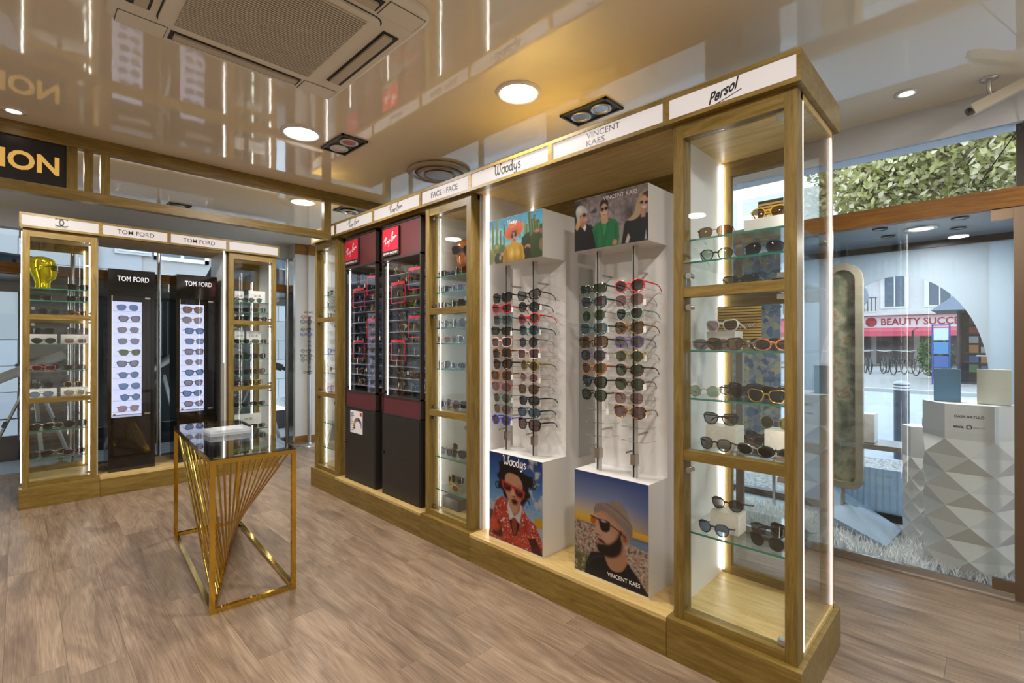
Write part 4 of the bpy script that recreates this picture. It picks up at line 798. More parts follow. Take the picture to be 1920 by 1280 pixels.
for (px, z, v, st, fc, lc, wh, mode) in [(617, 1.80, .14, 'wayfarer', 'black', 'dark', 'on the top shelf', 'rest'), (611, 1.694, .14, 'round', 'clear', 'smoke', 'on the second shelf', 'rest'), (614, 1.588, .14, 'wayfarer', 'grey', 'brown', 'above the upper rail', 'rest'), (614, 1.246, .14, 'panto', 'blue', 'smoke', 'on the third shelf', 'rest'), (616, 1.07, .14, 'panto', 'yellow', 'green', 'on the fourth shelf', 'rest'), (616, .894, .14, 'square', 'red', 'smoke', 'above the lower rail', 'fold')]:
    on_shelf(fV, px, z, v, st, fc, lc, wh + ' of far end cabinet', mode)
u = fV.u_at(617, .2)
one('silver_bag', MB().hexa([fV.pt(a, b, c) for a, b, c in [(u - .10, .14, .3655), (u + .11, .14, .3655), (u + .11, .24, .3655), (u - .10, .24, .3655), (u - .03, .19, .575), (u + .10, .19, .575), (u + .10, .21, .575), (u - .03, .21, .575)]]), pbr('silver_foil', 'b8b6b2', .3, .7), 'crumpled silver bag on the lowest shelf of far end cabinet', 'bag')
one('acrylic_holder', MB().box(*sorted((fV.pt(u - .03, .2, 0)[0], fV.pt(u - .03, .23, 0)[0])), fV.pt(u - .03, 0, 0)[1] - .1, fV.pt(u - .03, 0, 0)[1], .598, .69), ACRYL, 'clear acrylic holder on the shelf above the silver bag', 'holder')
u = fF.u_at(853, .2)
cs = empty('glasses_case', fF.pt(u, .2, .191), 'dark grey glasses case on the floor of the amber head cabinet', 'case'); m = MB(); fF.box(m, u - .085, u + .085, .16, .235, .1904, .245).build('case_body', pbr('grey_leather', '55504c', .5), cs); m = MB(); fF.box(m, u - .086, u + .086, .158, .236, .2455, .268).build('case_lid', pbr('grey_leather', '55504c', .5), cs)
LH = 'in the yellow head cabinet'
for (px, z, v, st, fc, lc, wh, mode, tn, dz) in [
    (146, 1.811, .14, 'square', 'black', 'dark', 'right of the yellow head', 'rest', 0, 0), (78, 1.71, .14, 'rectangular', 'black', 'dark', 'on second shelf left,', 'fold', 18, 0), (145, 1.71, .14, 'square', 'brown', 'dark', 'on second shelf right,', 'fold', 0, 0), (92, 1.588, .14, 'round', 'black', 'brown', 'above upper rail, left,', 'rest', 0, 0), (145, 1.588, .14, 'oval', 'amber tortoise', 'brown', 'above upper rail, right,', 'fold', 20, 0),
    (80, 1.345, .26, 'square', 'black', 'dark', 'on the left white card block,', 'rest', 0, .0805), (148, 1.345, .26, 'butterfly', 'grey', 'smoke', 'on the right white card block,', 'rest', 0, .0805), (82, 1.345, .14, 'oval', 'black', 'dark', 'before the left white card block,', 'rest', 0, 0), (142, 1.345, .14, 'rectangular', 'clear pink', 'mauve', 'before the right white card block,', 'rest', 0, 0),
    (82, 1.117, .14, 'rectangular', 'red', 'dark', 'on third shelf left,', 'rest', 0, 0), (140, 1.117, .14, 'rectangular', 'tortoise', 'dark', 'on third shelf right,', 'rest', 0, 0), (90, 1.117, .3, 'oval', 'black', 'grey', 'at the back of third shelf,', 'fold', 0, 0), (80, .894, .3, 'panto', 'black', 'brown', 'behind the left lettered card,', 'rest', 0, 0.06), (138, .894, .3, 'round', 'gold', 'dark', 'behind the right lettered card,', 'rest', 0, .06), (78, .894, .12, 'oval', 'grey', 'blue', 'before the left lettered card,', 'rest', 0, 0), (142, .894, .12, 'oval', 'gold', 'smoke', 'before the right lettered card,', 'rest', 0, 0),
    (82, .614, .24, 'oval', 'white', 'dark', 'on fourth shelf, back left,', 'rest', 0, .0), (78, .614, .13, 'square', 'black', 'dark', 'on fourth shelf, front left,', 'fold', 8, 0), (122, .614, .2, 'oval', 'silver', 'smoke', 'on fourth shelf, centre,', 'fold', -8, 0), (142, .614, .16, 'butterfly', 'black', 'dark', 'on fourth shelf right,', 'rest', 0, 0), (75, .382, .14, 'square', 'black', 'dark', 'on lowest shelf left,', 'fold', 6, 0), (105, .382, .22, 'oval', 'silver', 'smoke', 'on lowest shelf, centre,', 'fold', -6, 0), (140, .382, .15, 'rectangular', 'burgundy', 'dark', 'on lowest shelf right,', 'fold', 12, 0)]:
    on_shelf(fC, px, z, v, st, fc, lc, wh.rstrip(',') + (' in yellow head cabinet' if 'yellow' not in wh else ''), mode, tn, dz)
for px0, px1, sd in ((56, 107, 'left'), (115, 165, 'right')):
    block(fC, px0, px1, .2, 1.345, .08, .12, PAPER, 'card_block', '%s white card block on the third shelf, yellow head cabinet' % sd)
    t = block(fC, px0, px1, .2, .894, .06, .14, PAPER, 'lettered_card', '%s white card block with small lettering, yellow head cabinet' % sd)
    u0, u1 = fC.u_at(px0, .2), fC.u_at(px1, .2); lettering('CHANEL', fC.pt((u0 + u1) / 2, .2, .938), fC.right, (0, 0, 1), .09, INK, t, spacing=1.3)
for (px, z, v, st, fc, lc, wh, mode) in [(479, 1.787, .13, 'hexagonal', 'black', 'grey', 'on the boxed card, top shelf,', 'rest'), (452, 1.787, .14, 'oval', 'black', 'smoke', 'lying on the top shelf,', 'fold'), (453, 1.681, .15, 'rectangular', 'black', 'dark', 'on second shelf left,', 'rest'), (486, 1.681, .14, 'square', 'grey', 'smoke', 'on second shelf right,', 'rest'), (455, 1.588, .14, 'square', 'black', 'dark', 'above upper rail, left,', 'fold'), (488, 1.588, .14, 'oval', 'brown', 'dark', 'above upper rail, right,', 'fold'),
    (454, 1.346, .16, 'rectangular', 'black', 'dark', 'on third shelf left,', 'fold'), (487, 1.346, .14, 'rectangular', 'brown', 'brown', 'on third shelf right,', 'rest'), (455, 1.178, .15, 'square', 'black', 'dark', 'on fourth shelf left,', 'rest'), (485, 1.178, .14, 'butterfly', 'tortoise', 'grey', 'on fourth shelf right,', 'rest'), (454, 1.012, .15, 'square', 'navy', 'grey', 'on fifth shelf left,', 'rest'), (484, 1.012, .14, 'butterfly', 'brown', 'brown', 'on fifth shelf right,', 'rest'), (454, .894, .15, 'square', 'black', 'grey', 'above lower rail, left,', 'rest'), (480, .894, .14, 'butterfly', 'gold', 'brown', 'above lower rail, right,', 'rest'), (452, .67, .15, 'rectangular', 'black', 'dark', 'on sixth shelf left,', 'fold'), (484, .67, .14, 'oval', 'tortoise', 'dark', 'on sixth shelf right,', 'fold'), (484, .428, .14, 'rectangular', 'black', 'dark', 'on the lowest shelf,', 'rest')]:
    on_shelf(fD, px, z, v, st, fc, lc, wh.rstrip(',') + ', cabinet beside right tower', mode)
for px0, px1, z, v, h, lb in ((440, 457, 1.787, .28, .13, 'left white lettered card on the top shelf beside right tower'), (466, 497, 1.787, .24, .14, 'right white lettered card on the top shelf beside right tower'), (440, 458, 1.346, .26, .14, 'left white lettered card on the third shelf beside right tower'), (462, 489, 1.346, .28, .14, 'right white lettered card on the third shelf beside right tower'), (440, 490, .428, .30, .14, 'wide white lettered card on the lowest shelf beside right tower')):
    t = block(fD, px0, px1, v, z, h, .01, PAPER, 'lettered_card', lb, 'card'); u0, u1 = fD.u_at(px0, v), fD.u_at(px1, v)
    lettering('DIOR', fD.pt((u0 + u1) / 2, v, z + h * .6), fD.right, (0, 0, 1), min(.085, (u1 - u0) * .75), INK, t)
# ------------------------------------------------------------------ mannequin heads
HEADP = [(0, .052, .055, .055), (.02, .050, .055, .054), (.05, .048, .052, .050), (.075, .052, .056, .051), (.09, .072, .060, .054), (.105, .083, .066, .060), (.12, .085, .072, .064), (.135, .086, .078, .067), (.15, .085, .084, .070), (.165, .086, .088, .072), (.18, .084, .092, .074), (.195, .083, .096, .076), (.21, .088, .098, .0775), (.225, .089, .099, .078), (.24, .086, .099, .077), (.255, .078, .095, .073), (.27, .062, .084, .062), (.282, .038, .060, .044), (.289, .012, .030, .02), (.2905, .001, .012, .004)]
def head(name, loc, rz, mat, label, sc=1.0):
    """forward is local +X"""
    V = []; n = 28
    for (z, fr, bk, hw_) in HEADP:
        for k in range(n):
            a = 2 * math.pi * k / n; c, s = math.cos(a), math.sin(a); rx = fr if c > 0 else bk
            x = rx * math.copysign(abs(c) ** .9, c); y = hw_ * math.copysign(abs(s) ** .95, s)
            if c > 0:
                g = math.exp(-(y / .010) ** 2); x += g * .020 * math.exp(-((z - .165) / .010) ** 2) + g * .010 * math.exp(-((z - .182) / .012) ** 2)      # nose
                x += .006 * math.exp(-(y / .020) ** 2) * (math.exp(-((z - .138) / .005) ** 2) + math.exp(-((z - .126) / .005) ** 2))                  # lips
                for e in (-1, 1): x -= .011 * math.exp(-((y - e * .030) / .014) ** 2 - ((z - .195) / .010) ** 2)                                      # eye hollows
                x += .004 * math.exp(-(y / .02) ** 2 - ((z - .103) / .008) ** 2)
            V.append((x, y, z))
    m = len(HEADP); Fc = [(i * n + k, i * n + (k + 1) % n, (i + 1) * n + (k + 1) % n, (i + 1) * n + k) for i in range(m - 1) for k in range(n)] + [tuple(range(n))[::-1], tuple(range((m - 1) * n, m * n))]
    t = empty(name, loc, label, 'mannequin head'); t.rotation_euler = (0, 0, R(rz)); t.scale = (sc,) * 3; WL[t] = Vector((0, 0, 0))
    MB().add(V, Fc, True).build('head_form', mat, t)
    for s in (-1, 1):
        MB().ball((-.005, s * .078, .185), (.016, .007, .028), 8, 6).build('ear', mat, t)
    return t
YEL = pbr('yellow_chrome', 'c9bb10', .12, .85); AMB = pbr('amber_resin', 'b5601a', .12, 0, .6, coat=.6)
u = fC.u_at(80, .26); p = fC.pt(u, .26, 1.8114); head('mannequin_head', p, -8, YEL, 'yellow chrome mannequin head in profile on the top shelf at left', .98)
glasses((p[0] + .098, p[1] - .012, 1.8114 + .165), 82, 'rectangular', 'black', 'dark', 'black rectangular sunglasses worn by the yellow mannequin head', 'sunglasses worn by mannequin heads', 'open')
u = fF.u_at(874, .30); p = fF.pt(u, .30, 1.8104); head('mannequin_head', p, 180 + 32, AMB, 'amber resin mannequin head wearing dark sunglasses on the cabinet top shelf', .98)
a = R(212); glasses((p[0] + .100 * math.cos(a), p[1] + .100 * math.sin(a), 1.8104 + .16), -90 + 32, 'butterfly', 'black', 'dark', 'black butterfly sunglasses worn by the amber mannequin head', 'sunglasses worn by mannequin heads', 'open')

# ================================================================== GOLD CONSOLE TABLE
n0 = Vector((.683, 2.775, 0)); ang = R(-4.2); ux = Vector((math.cos(ang), math.sin(ang), 0)); uy = Vector((-math.sin(ang), math.cos(ang), 0)); TW, TL, TH = .387, 1.30, .765
gt = empty('console_table', n0 + ux * TW / 2 + uy * TL / 2, 'polished gold console table with dark glass top and fanned rods', 'table')
def tp(a, b, z): return n0 + ux * a + uy * b + Vector((0, 0, z))
s_ = .023
for a, b in ((0, 0), (TW, 0), (0, TL), (TW, TL)): MB().bar(tp(a, b, 0), tp(a, b, TH), s_, s_, ux).build('leg', GOLDM, gt)
h_ = s_ / 2
for z in (h_, TH - h_):
    for (a0, b0, a1, b1) in ((h_, 0, TW - h_, 0), (h_, TL, TW - h_, TL), (0, h_, 0, TL - h_), (TW, h_, TW, TL - h_)): MB().bar(tp(a0, b0, z), tp(a1, b1, z), s_).build('rail', GOLDM, gt)
MB().bar(tp(.012, .03, .008), tp(TW - .012, TL - .03, .008), .014, .014).build('floor_rail', GOLDM, gt)
NR = 20
for k in range(NR):
    t_ = k / (NR - 1); q = t_ * (TL * .55 + TW); 
    if t_ < .4: top = tp(0.004, TL * (1 - t_ / .4) * .90 + .03, TH - .023)
    else: top = tp(TW * (t_ - .4) / .6 * .90 + .01, .004, TH - .023)
    bt = tp(.014 + (TW - .03) * t_, .04 + (TL - .09) * t_, .015)
    MB().cyl(bt, top, .0058, 8).build('rod', GOLDM, gt)
ov = .012
MB().hexa([tp(-ov, -ov, TH), tp(TW + ov, -ov, TH), tp(TW + ov, TL + ov, TH), tp(-ov, TL + ov, TH)] + [p + Vector((0, 0, .01)) for p in (tp(-ov, -ov, TH), tp(TW + ov, -ov, TH), tp(TW + ov, TL + ov, TH), tp(-ov, TL + ov, TH))]).build('glass_top', glassy('dark_glass_top', (.62, .66, .66), 1, .0, 1.75), gt)
p = un(426, 806, 'Z', TH + .03)
ICE = pbr('frosted_acrylic', 'e6eaee', .08, 0, .6); nt(ICE)[0]['Principled BSDF'].inputs['Alpha'].default_value = .42
ab = empty('acrylic_block', (p[0], p[1], TH + .0102), 'clear stacked acrylic block lying on the gold table', 'block')
for k, (hx, hy, z0, z1) in enumerate(((.115, .085, 0, .016), (.115, .085, .0165, .032), (.07, .05, .0325, .038))): MB().box(p[0] - hx, p[0] + hx, p[1] - hy, p[1] + hy, TH + .0105 + z0, TH + .0105 + z1).build('plate', ICE, ab)

# ================================================================== EYEGLASS POLE STAND AT THE BACK
c = un(584, 826, 'Z', 0); cx, cy2 = 2.72, 6.46
st = empty('pole_stand', (cx, cy2, 0), 'slim grey pole stand for eyeglasses by the white back wall', 'display stand')
MB().lathe((cx, cy2, 0), [(.16, 0), (.16, .006), (.15, .012), (.03, .02), (.025, .03)], 28).build('base', ALU, st)
MB().cyl((cx, cy2, .02), (cx, cy2, .93), .022).build('pole', ALU, st); MB().cyl((cx, cy2, .93), (cx, cy2, 1.70), .016).build('display_pole', pbr('grey_brown', '7d756c', .4, .3), st)
for k in range(13): MB().cyl((cx, cy2, .97 + .057 * k), (cx, cy2, .978 + .057 * k), .019, 10).build('ring', BLACKM, st)
vd = Vector((cx, cy2, 0)).normalized(); rd = Vector((vd.y, -vd.x, 0))
for z in (1.755, .962): lettering('CliC', Vector((cx, cy2, z)) - vd * .03 - rd * (.02 if z < 1 else .01), rd, (0, 0, 1), .11, INK, st, height=.026, bold=.03)
for k, (z, fc, sd) in enumerate([(1.665, 'red', 'uppermost red'), (1.61, 'dark green', 'dark green'), (1.50, 'brown', 'brown'), (1.44, 'blue', 'blue'), (1.22, 'black', 'black'), (1.16, 'burgundy', 'burgundy'), (1.10, 'navy', 'lowest navy')]):
    q = Vector((cx, cy2, z)) - vd * .03 - rd * .045
    glasses(q, -math.degrees(math.atan2(vd.x, vd.y)) - 14, 'rectangular' if k % 2 else 'panto', fc, 'clear', '%s eyeglasses hanging on the slim pole stand' % sd, 'eyeglasses on the pole stand', 'open', s=.95)
# ================================================================== PRINTED POSTERS (flat prints, coloured point by point)
class Paint:
    """colour grid in print space: a 0..asp (left to right), b 0..1 (top to bottom)"""
    def __init__(s, asp, nb):
        s.asp = asp; s.na = int(nb * asp); s.nb = nb; s.a, s.b = np.meshgrid(np.linspace(0, asp, s.na), np.linspace(0, 1, nb)); s.c = np.zeros(s.a.shape + (3,)); s.e = 1.2 / nb
    def mix(s, m, col): m = np.clip(m, 0, 1)[..., None]; s.c = s.c * (1 - m) + np.array(lin(col) if isinstance(col, str) else col) * m
    def grad(s, stops, slope=0):
        t = s.b + slope * s.a; ps = [p for p, _ in stops]; cs = np.array([lin(c) for _, c in stops])
        s.c = np.stack([np.interp(t, ps, cs[:, k]) for k in range(3)], -1)
    def ell(s, ca, cb, ra, rb, col, rot=0, soft=0, cut=None, op=1):
        t = R(rot); x, y = s.a - ca, s.b - cb; u, v = x * math.cos(t) + y * math.sin(t), -x * math.sin(t) + y * math.cos(t)
        d = (np.hypot(u / ra, v / rb) - 1) * min(ra, rb); m = np.clip(.5 - d / (2 * (s.e + soft)), 0, 1) * op
        if cut is not None: m = m * cut
        s.mix(m, col); return m
    def poly(s, P, col, soft=0, op=1, smooth=False):
        if smooth: P = smooth_path(list(P) + [P[0]], 4)[:-1]
        n = len(P); ins = np.zeros(s.a.shape, bool); dist = np.full(s.a.shape, 9.)
        for k in range(n):
            (x0, y0), (x1, y1) = P[k], P[(k + 1) % n]; c = ((y0 > s.b) != (y1 > s.b)) & (s.a < (x1 - x0) * (s.b - y0) / ((y1 - y0) if y1 != y0 else 1e-9) + x0); ins ^= c
            dx, dy = x1 - x0, y1 - y0; t = np.clip(((s.a - x0) * dx + (s.b - y0) * dy) / (dx * dx + dy * dy + 1e-12), 0, 1); dist = np.minimum(dist, np.hypot(s.a - x0 - t * dx, s.b - y0 - t * dy))
        d = np.where(ins, -dist, dist); m = np.clip(.5 - d / (2 * (s.e + soft)), 0, 1) * op; s.mix(m, col); return m
    def line(s, P, w, col, op=1, smooth=True):
        if smooth: P = smooth_path(P, 4)
        dist = np.full(s.a.shape, 9.)
        for (x0, y0), (x1, y1) in zip(P[:-1], P[1:]):
            dx, dy = x1 - x0, y1 - y0; t = np.clip(((s.a - x0) * dx + (s.b - y0) * dy) / (dx * dx + dy * dy + 1e-12), 0, 1); dist = np.minimum(dist, np.hypot(s.a - x0 - t * dx, s.b - y0 - t * dy))
        s.mix(np.clip(.5 - (dist - w / 2) / (2 * s.e), 0, 1) * op, col)
    def noise(s, fa, fb, seed, oct_=3):
        rg = np.random.default_rng(seed); out = np.zeros(s.a.shape); amp = 1; tot = 0
        for o in range(oct_):
            na, nb_ = int(fa * 2 ** o) + 3, int(fb * 2 ** o) + 3; g = rg.random((nb_, na)); x = s.a / s.asp * (na - 2); y = s.b * (nb_ - 2); i, j = x.astype(int), y.astype(int); u, v = x - i, y - j; u = u * u * (3 - 2 * u); v = v * v * (3 - 2 * v)
            out += amp * (g[j, i] * (1 - u) * (1 - v) + g[j, i + 1] * u * (1 - v) + g[j + 1, i] * (1 - u) * v + g[j + 1, i + 1] * u * v); tot += amp; amp *= .55
        return out / tot
    def mul(s, f): s.c = s.c * f[..., None]
    def build(s, name, x, yl, yr, z1, z0, parent, label):
        s.b = np.meshgrid(np.linspace(0, s.asp, s.na), np.linspace(0, 1, s.nb))[1]
        """flat print facing -X between yl (left) and yr (right)"""
        P = np.stack([np.full(s.a.shape, x), yl + (yr - yl) * s.a / s.asp, z1 + (z0 - z1) * s.b], -1).reshape(-1, 3) - np.array(WL[parent])
        na = s.na; i, j = np.meshgrid(np.arange(s.na - 1), np.arange(s.nb - 1)); q = (j * na + i).ravel(); Fc = np.stack([q, q + na, q + na + 1, q + 1], 1)
        me = bpy.data.meshes.new(name); me.from_pydata(P.tolist(), [], Fc.tolist()); at = me.color_attributes.new('Col', 'FLOAT_COLOR', 'POINT'); at.data.foreach_set('color', np.concatenate([np.clip(s.c * .60, 0, 1), np.ones(s.a.shape + (1,))], -1).ravel().astype(np.float32))
        me.materials.append(PRINT); me.update(); o = link(name, me, parent); o['label'] = label; return o
PRINT = pbr('poster_print', 'ffffff', .35, 0, .3); N, L = nt(PRINT); va = N.new('ShaderNodeVertexColor'); va.layer_name = 'Col'; L.new(va.outputs[0], N['Principled BSDF'].inputs['Base Color'])
def poster_cactus():
    p = Paint(1.60, 110); p.grad([(0, '2f8bb0'), (.55, '6fc0cc'), (.8, 'b8d8cc')]); n = p.noise(9, 6, 1)
    p.ell(.1, .32, .25, .08, 'c8dcd8', soft=.06); p.ell(.05, .55, .25, .08, 'd0dcd4', soft=.06)
    p.poly([(0, .66), (.35, .62), (.8, .64), (1.6, .6), (1.6, 1), (0, 1)], 'a8925a'); p.mul(.75 + .5 * p.noise(40, 30, 2))
    G = ['5c7a44', '6c8a4a', '4c6a3a', '3c5a34']
    for k, (a, b0, b1, w) in enumerate([(.13, .07, .62, .06), (.27, .0, .55, .07), (.38, .26, .6, .05), (.50, .12, .55, .05), (.49, .34, .6, .04), (1.13, .16, .6, .06), (1.17, .25, .6, .06), (.99, .12, .5, .035)]):
        p.line([(a, b0 + .03), (a - .02 * (k % 2), b1)], w, G[k % 4], smooth=False); p.line([(a + w * .25, b0 + .04), (a + w * .22, b1)], w * .2, 'a8b070', .7, False)
        if k in (0, 3, 7): p.ell(a, b0 + .03, w * .42, .03, 'b05a58')
    p.ell(.25, .66, .11, .12, '6c7a44'); p.ell(.25, .62, .07, .05, 'a0a868', soft=.02); p.ell(.43, .75, .1, .16, '5a6c3c'); p.ell(.08, .85, .13, .13, '8a8a58'); p.ell(.3, .9, .12, .14, '3c4a2c'); p.ell(.5, .92, .14, .14, '44502c'); p.ell(.42, .8, .05, .04, 'c88a80'); p.ell(.36, .88, .03, .05, 'cc9a88')
    p.poly([(1.02, .52), (1.12, .46), (1.6, .3), (1.6, 1), (.98, 1)], '2f3a1c')
    for a, b0, b1, w in [(1.24, .0, .5, .09), (1.32, .16, .6, .08), (1.38, .08, .6, .07), (1.47, .22, .7, .12), (1.40, .22, .6, .06)]: p.line([(a, b0 + .04), (a + .04, b1)], w, '465c2a', smooth=False); p.line([(a + w * .22, b0 + .05), (a + w * .2 + .04, b1)], w * .18, 'a09a6a', .6, False)
    p.ell(1.46, .72, .22, .3, '38461e'); p.ell(1.45, .44, .07, .035, 'b8706a'); p.ell(1.57, .46, .05, .05, '8a5a4a'); p.ell(1.19, .74, .08, .055, 'b8756c'); p.ell(1.58, .74, .07, .13, '7a6a44'); p.ell(1.18, .86, .09, .12, '2c2c1a')
    # figure: yellow blouse, wide orange hat, round dark glasses
    p.poly([(.45, 1), (.47, .76), (.56, .66), (.69, .60), (.86, .60), (.98, .64), (1.05, .70), (1.07, .82), (1.06, 1)], 'c79a2c', smooth=True); p.poly([(.49, 1), (.48, .78), (.56, .70), (.6, 1)], '8e6420', op=.7, smooth=True); p.poly([(.93, 1), (.92, .72), (.98, .66), (1.04, .76), (1.05, 1)], 'a2741e', op=.7); p.ell(.72, .86, .05, .12, 'e6c860', soft=.02); p.ell(.9, .84, .06, .1, 'd8b64a', soft=.02); p.ell(.78, 1.0, .22, .12, '9a6a24', soft=.04, op=.6)
    p.ell(.78, .58, .085, .13, 'c79a2c'); p.ell(.79, .33, .285, .175, 'd9682e', rot=-17); p.ell(.75, .19, .14, .06, 'e27a3c', rot=-12); p.ell(.80, .38, .2, .1, 'b84e20', rot=-14, soft=.02, op=.7)
    p.ell(.785, .46, .082, .125, 'c08a78'); p.poly([(.70, .40), (.74, .33), (.86, .33), (.87, .42), (.80, .37)], '5a3424'); p.ell(.735, .445, .037, .052, '140f10'); p.ell(.83, .425, .036, .05, '140f10'); p.ell(.79, .535, .028, .016, '9a3a38'); p.ell(.735, .43, .012, .012, '4a4648')
    return p
def poster_three():
    p = Paint(1.60, 110); p.grad([(0, '7a6c66'), (.5, '857878'), (1, '6a5f5c')]); n = p.noise(26, 12, 5, 4); p.mul(.35 + 1.25 * n); p.mix(np.clip((p.noise(6, 5, 8) - .55) * 5, 0, .85), '241c18'); p.ell(1.22, .45, .12, .16, '2e2422', soft=.06, op=.8); p.ell(.05, .25, .14, .3, '1a1512', soft=.06)
    p.poly([(1.0, .62), (1.2, .62), (1.1, .98), (.98, 1)], '8d8078', soft=.03)
    # left figure: pale knit cap, black pullover
    p.poly([(0, .56), (.1, .52), (.3, .50), (.42, .56), (.5, .66), (.52, 1), (0, 1)], '14110f', smooth=False); p.poly([(.02, .54), (.08, .35), (.16, .35), (.14, .5), (.06, .60)], 'b08a5a'); p.ell(.215, .38, .075, .12, 'b07a58', rot=14); p.poly([(.15, .44), (.26, .46), (.24, .58), (.16, .55)], '9a6c50')
    p.poly([(.05, .33), (.03, .22), (.07, .13), (.15, .11), (.24, .16), (.30, .25), (.30, .29), (.22, .27), (.13, .33), (.09, .44)], 'a9a29a', smooth=True); p.ell(.12, .2, .05, .05, 'c8c2b8', soft=.03); p.ell(.235, .315, .045, .036, '2a1a14', rot=10); p.ell(.275, .41, .02, .01, 'd8b0a0'); p.poly([(.20, .57), (.26, .50), (.28, .56), (.25, .63)], 'd0ccca')
    # middle figure: green blazer
    p.poly([(.42, .62), (.52, .52), (.62, .49), (.80, .47), (.93, .52), (.99, .58), (1.02, .86), (.99, 1.02), (.52, 1.02)], '1f6a3e'); p.poly([(.62, .52), (.68, .6), (.76, .52), (.73, .75), (.66, .8)], '238048'); p.line([(.60, .50), (.66, .72), (.66, 1)], .012, '123c24'); p.line([(.80, .48), (.74, .70), (.70, 1)], .012, '123c24'); p.poly([(.46, .66), (.52, .62), (.55, 1), (.5, 1)], '14492a', op=.7); p.poly([(.92, .62), (.96, .6), (.97, .95), (.93, .95)], '185430', op=.8); p.ell(.92, .94, .05, .05, 'b07a5c')
    p.poly([(.63, .40), (.76, .40), (.78, .53), (.70, .57), (.62, .53)], 'b08868'); p.ell(.685, .30, .085, .135, 'bd9070'); p.poly([(.60, .26), (.60, .16), (.66, .10), (.74, .10), (.78, .18), (.78, .3), (.76, .24), (.70, .18), (.65, .2)], '2a1c14', smooth=True); p.ell(.645, .285, .04, .036, '120d0c'); p.ell(.735, .28, .038, .036, '120d0c'); p.line([(.64, .27), (.74, .265)], .012, '120d0c'); p.ell(.69, .375, .035, .02, '6a2a24'); p.ell(.69, .368, .03, .008, 'e0d4cc')
    # right figure: long hair, black top
    p.poly([(1.06, 1), (1.12, .64), (1.18, .56), (1.32, .52), (1.6, .52), (1.6, 1)], '120f0e'); p.poly([(1.16, .58), (1.30, .5), (1.35, .35), (1.42, .18), (1.5, .12), (1.6, .12), (1.6, .3), (1.46, .3), (1.44, .52), (1.30, .60)], 'a88a66', smooth=True); p.poly([(1.44, .26), (1.5, .15), (1.6, .12), (1.6, .26)], '3a2a20'); p.ell(1.515, .32, .075, .125, 'c09070', rot=-6); p.poly([(1.45, .42), (1.54, .44), (1.54, .58), (1.46, .58)], 'a87a5e'); p.ell(1.47, .315, .035, .03, '1a1414'); p.ell(1.56, .33, .033, .03, '1a1414'); p.ell(1.515, .405, .03, .012, 'e0c8bc'); p.poly([(1.14, .98), (1.2, .82), (1.24, .9), (1.2, 1)], 'c8bcb0', op=.8); p.poly([(1.53, .98), (1.555, .82), (1.57, .98)], 'c8bcb0', op=.8)
    return p
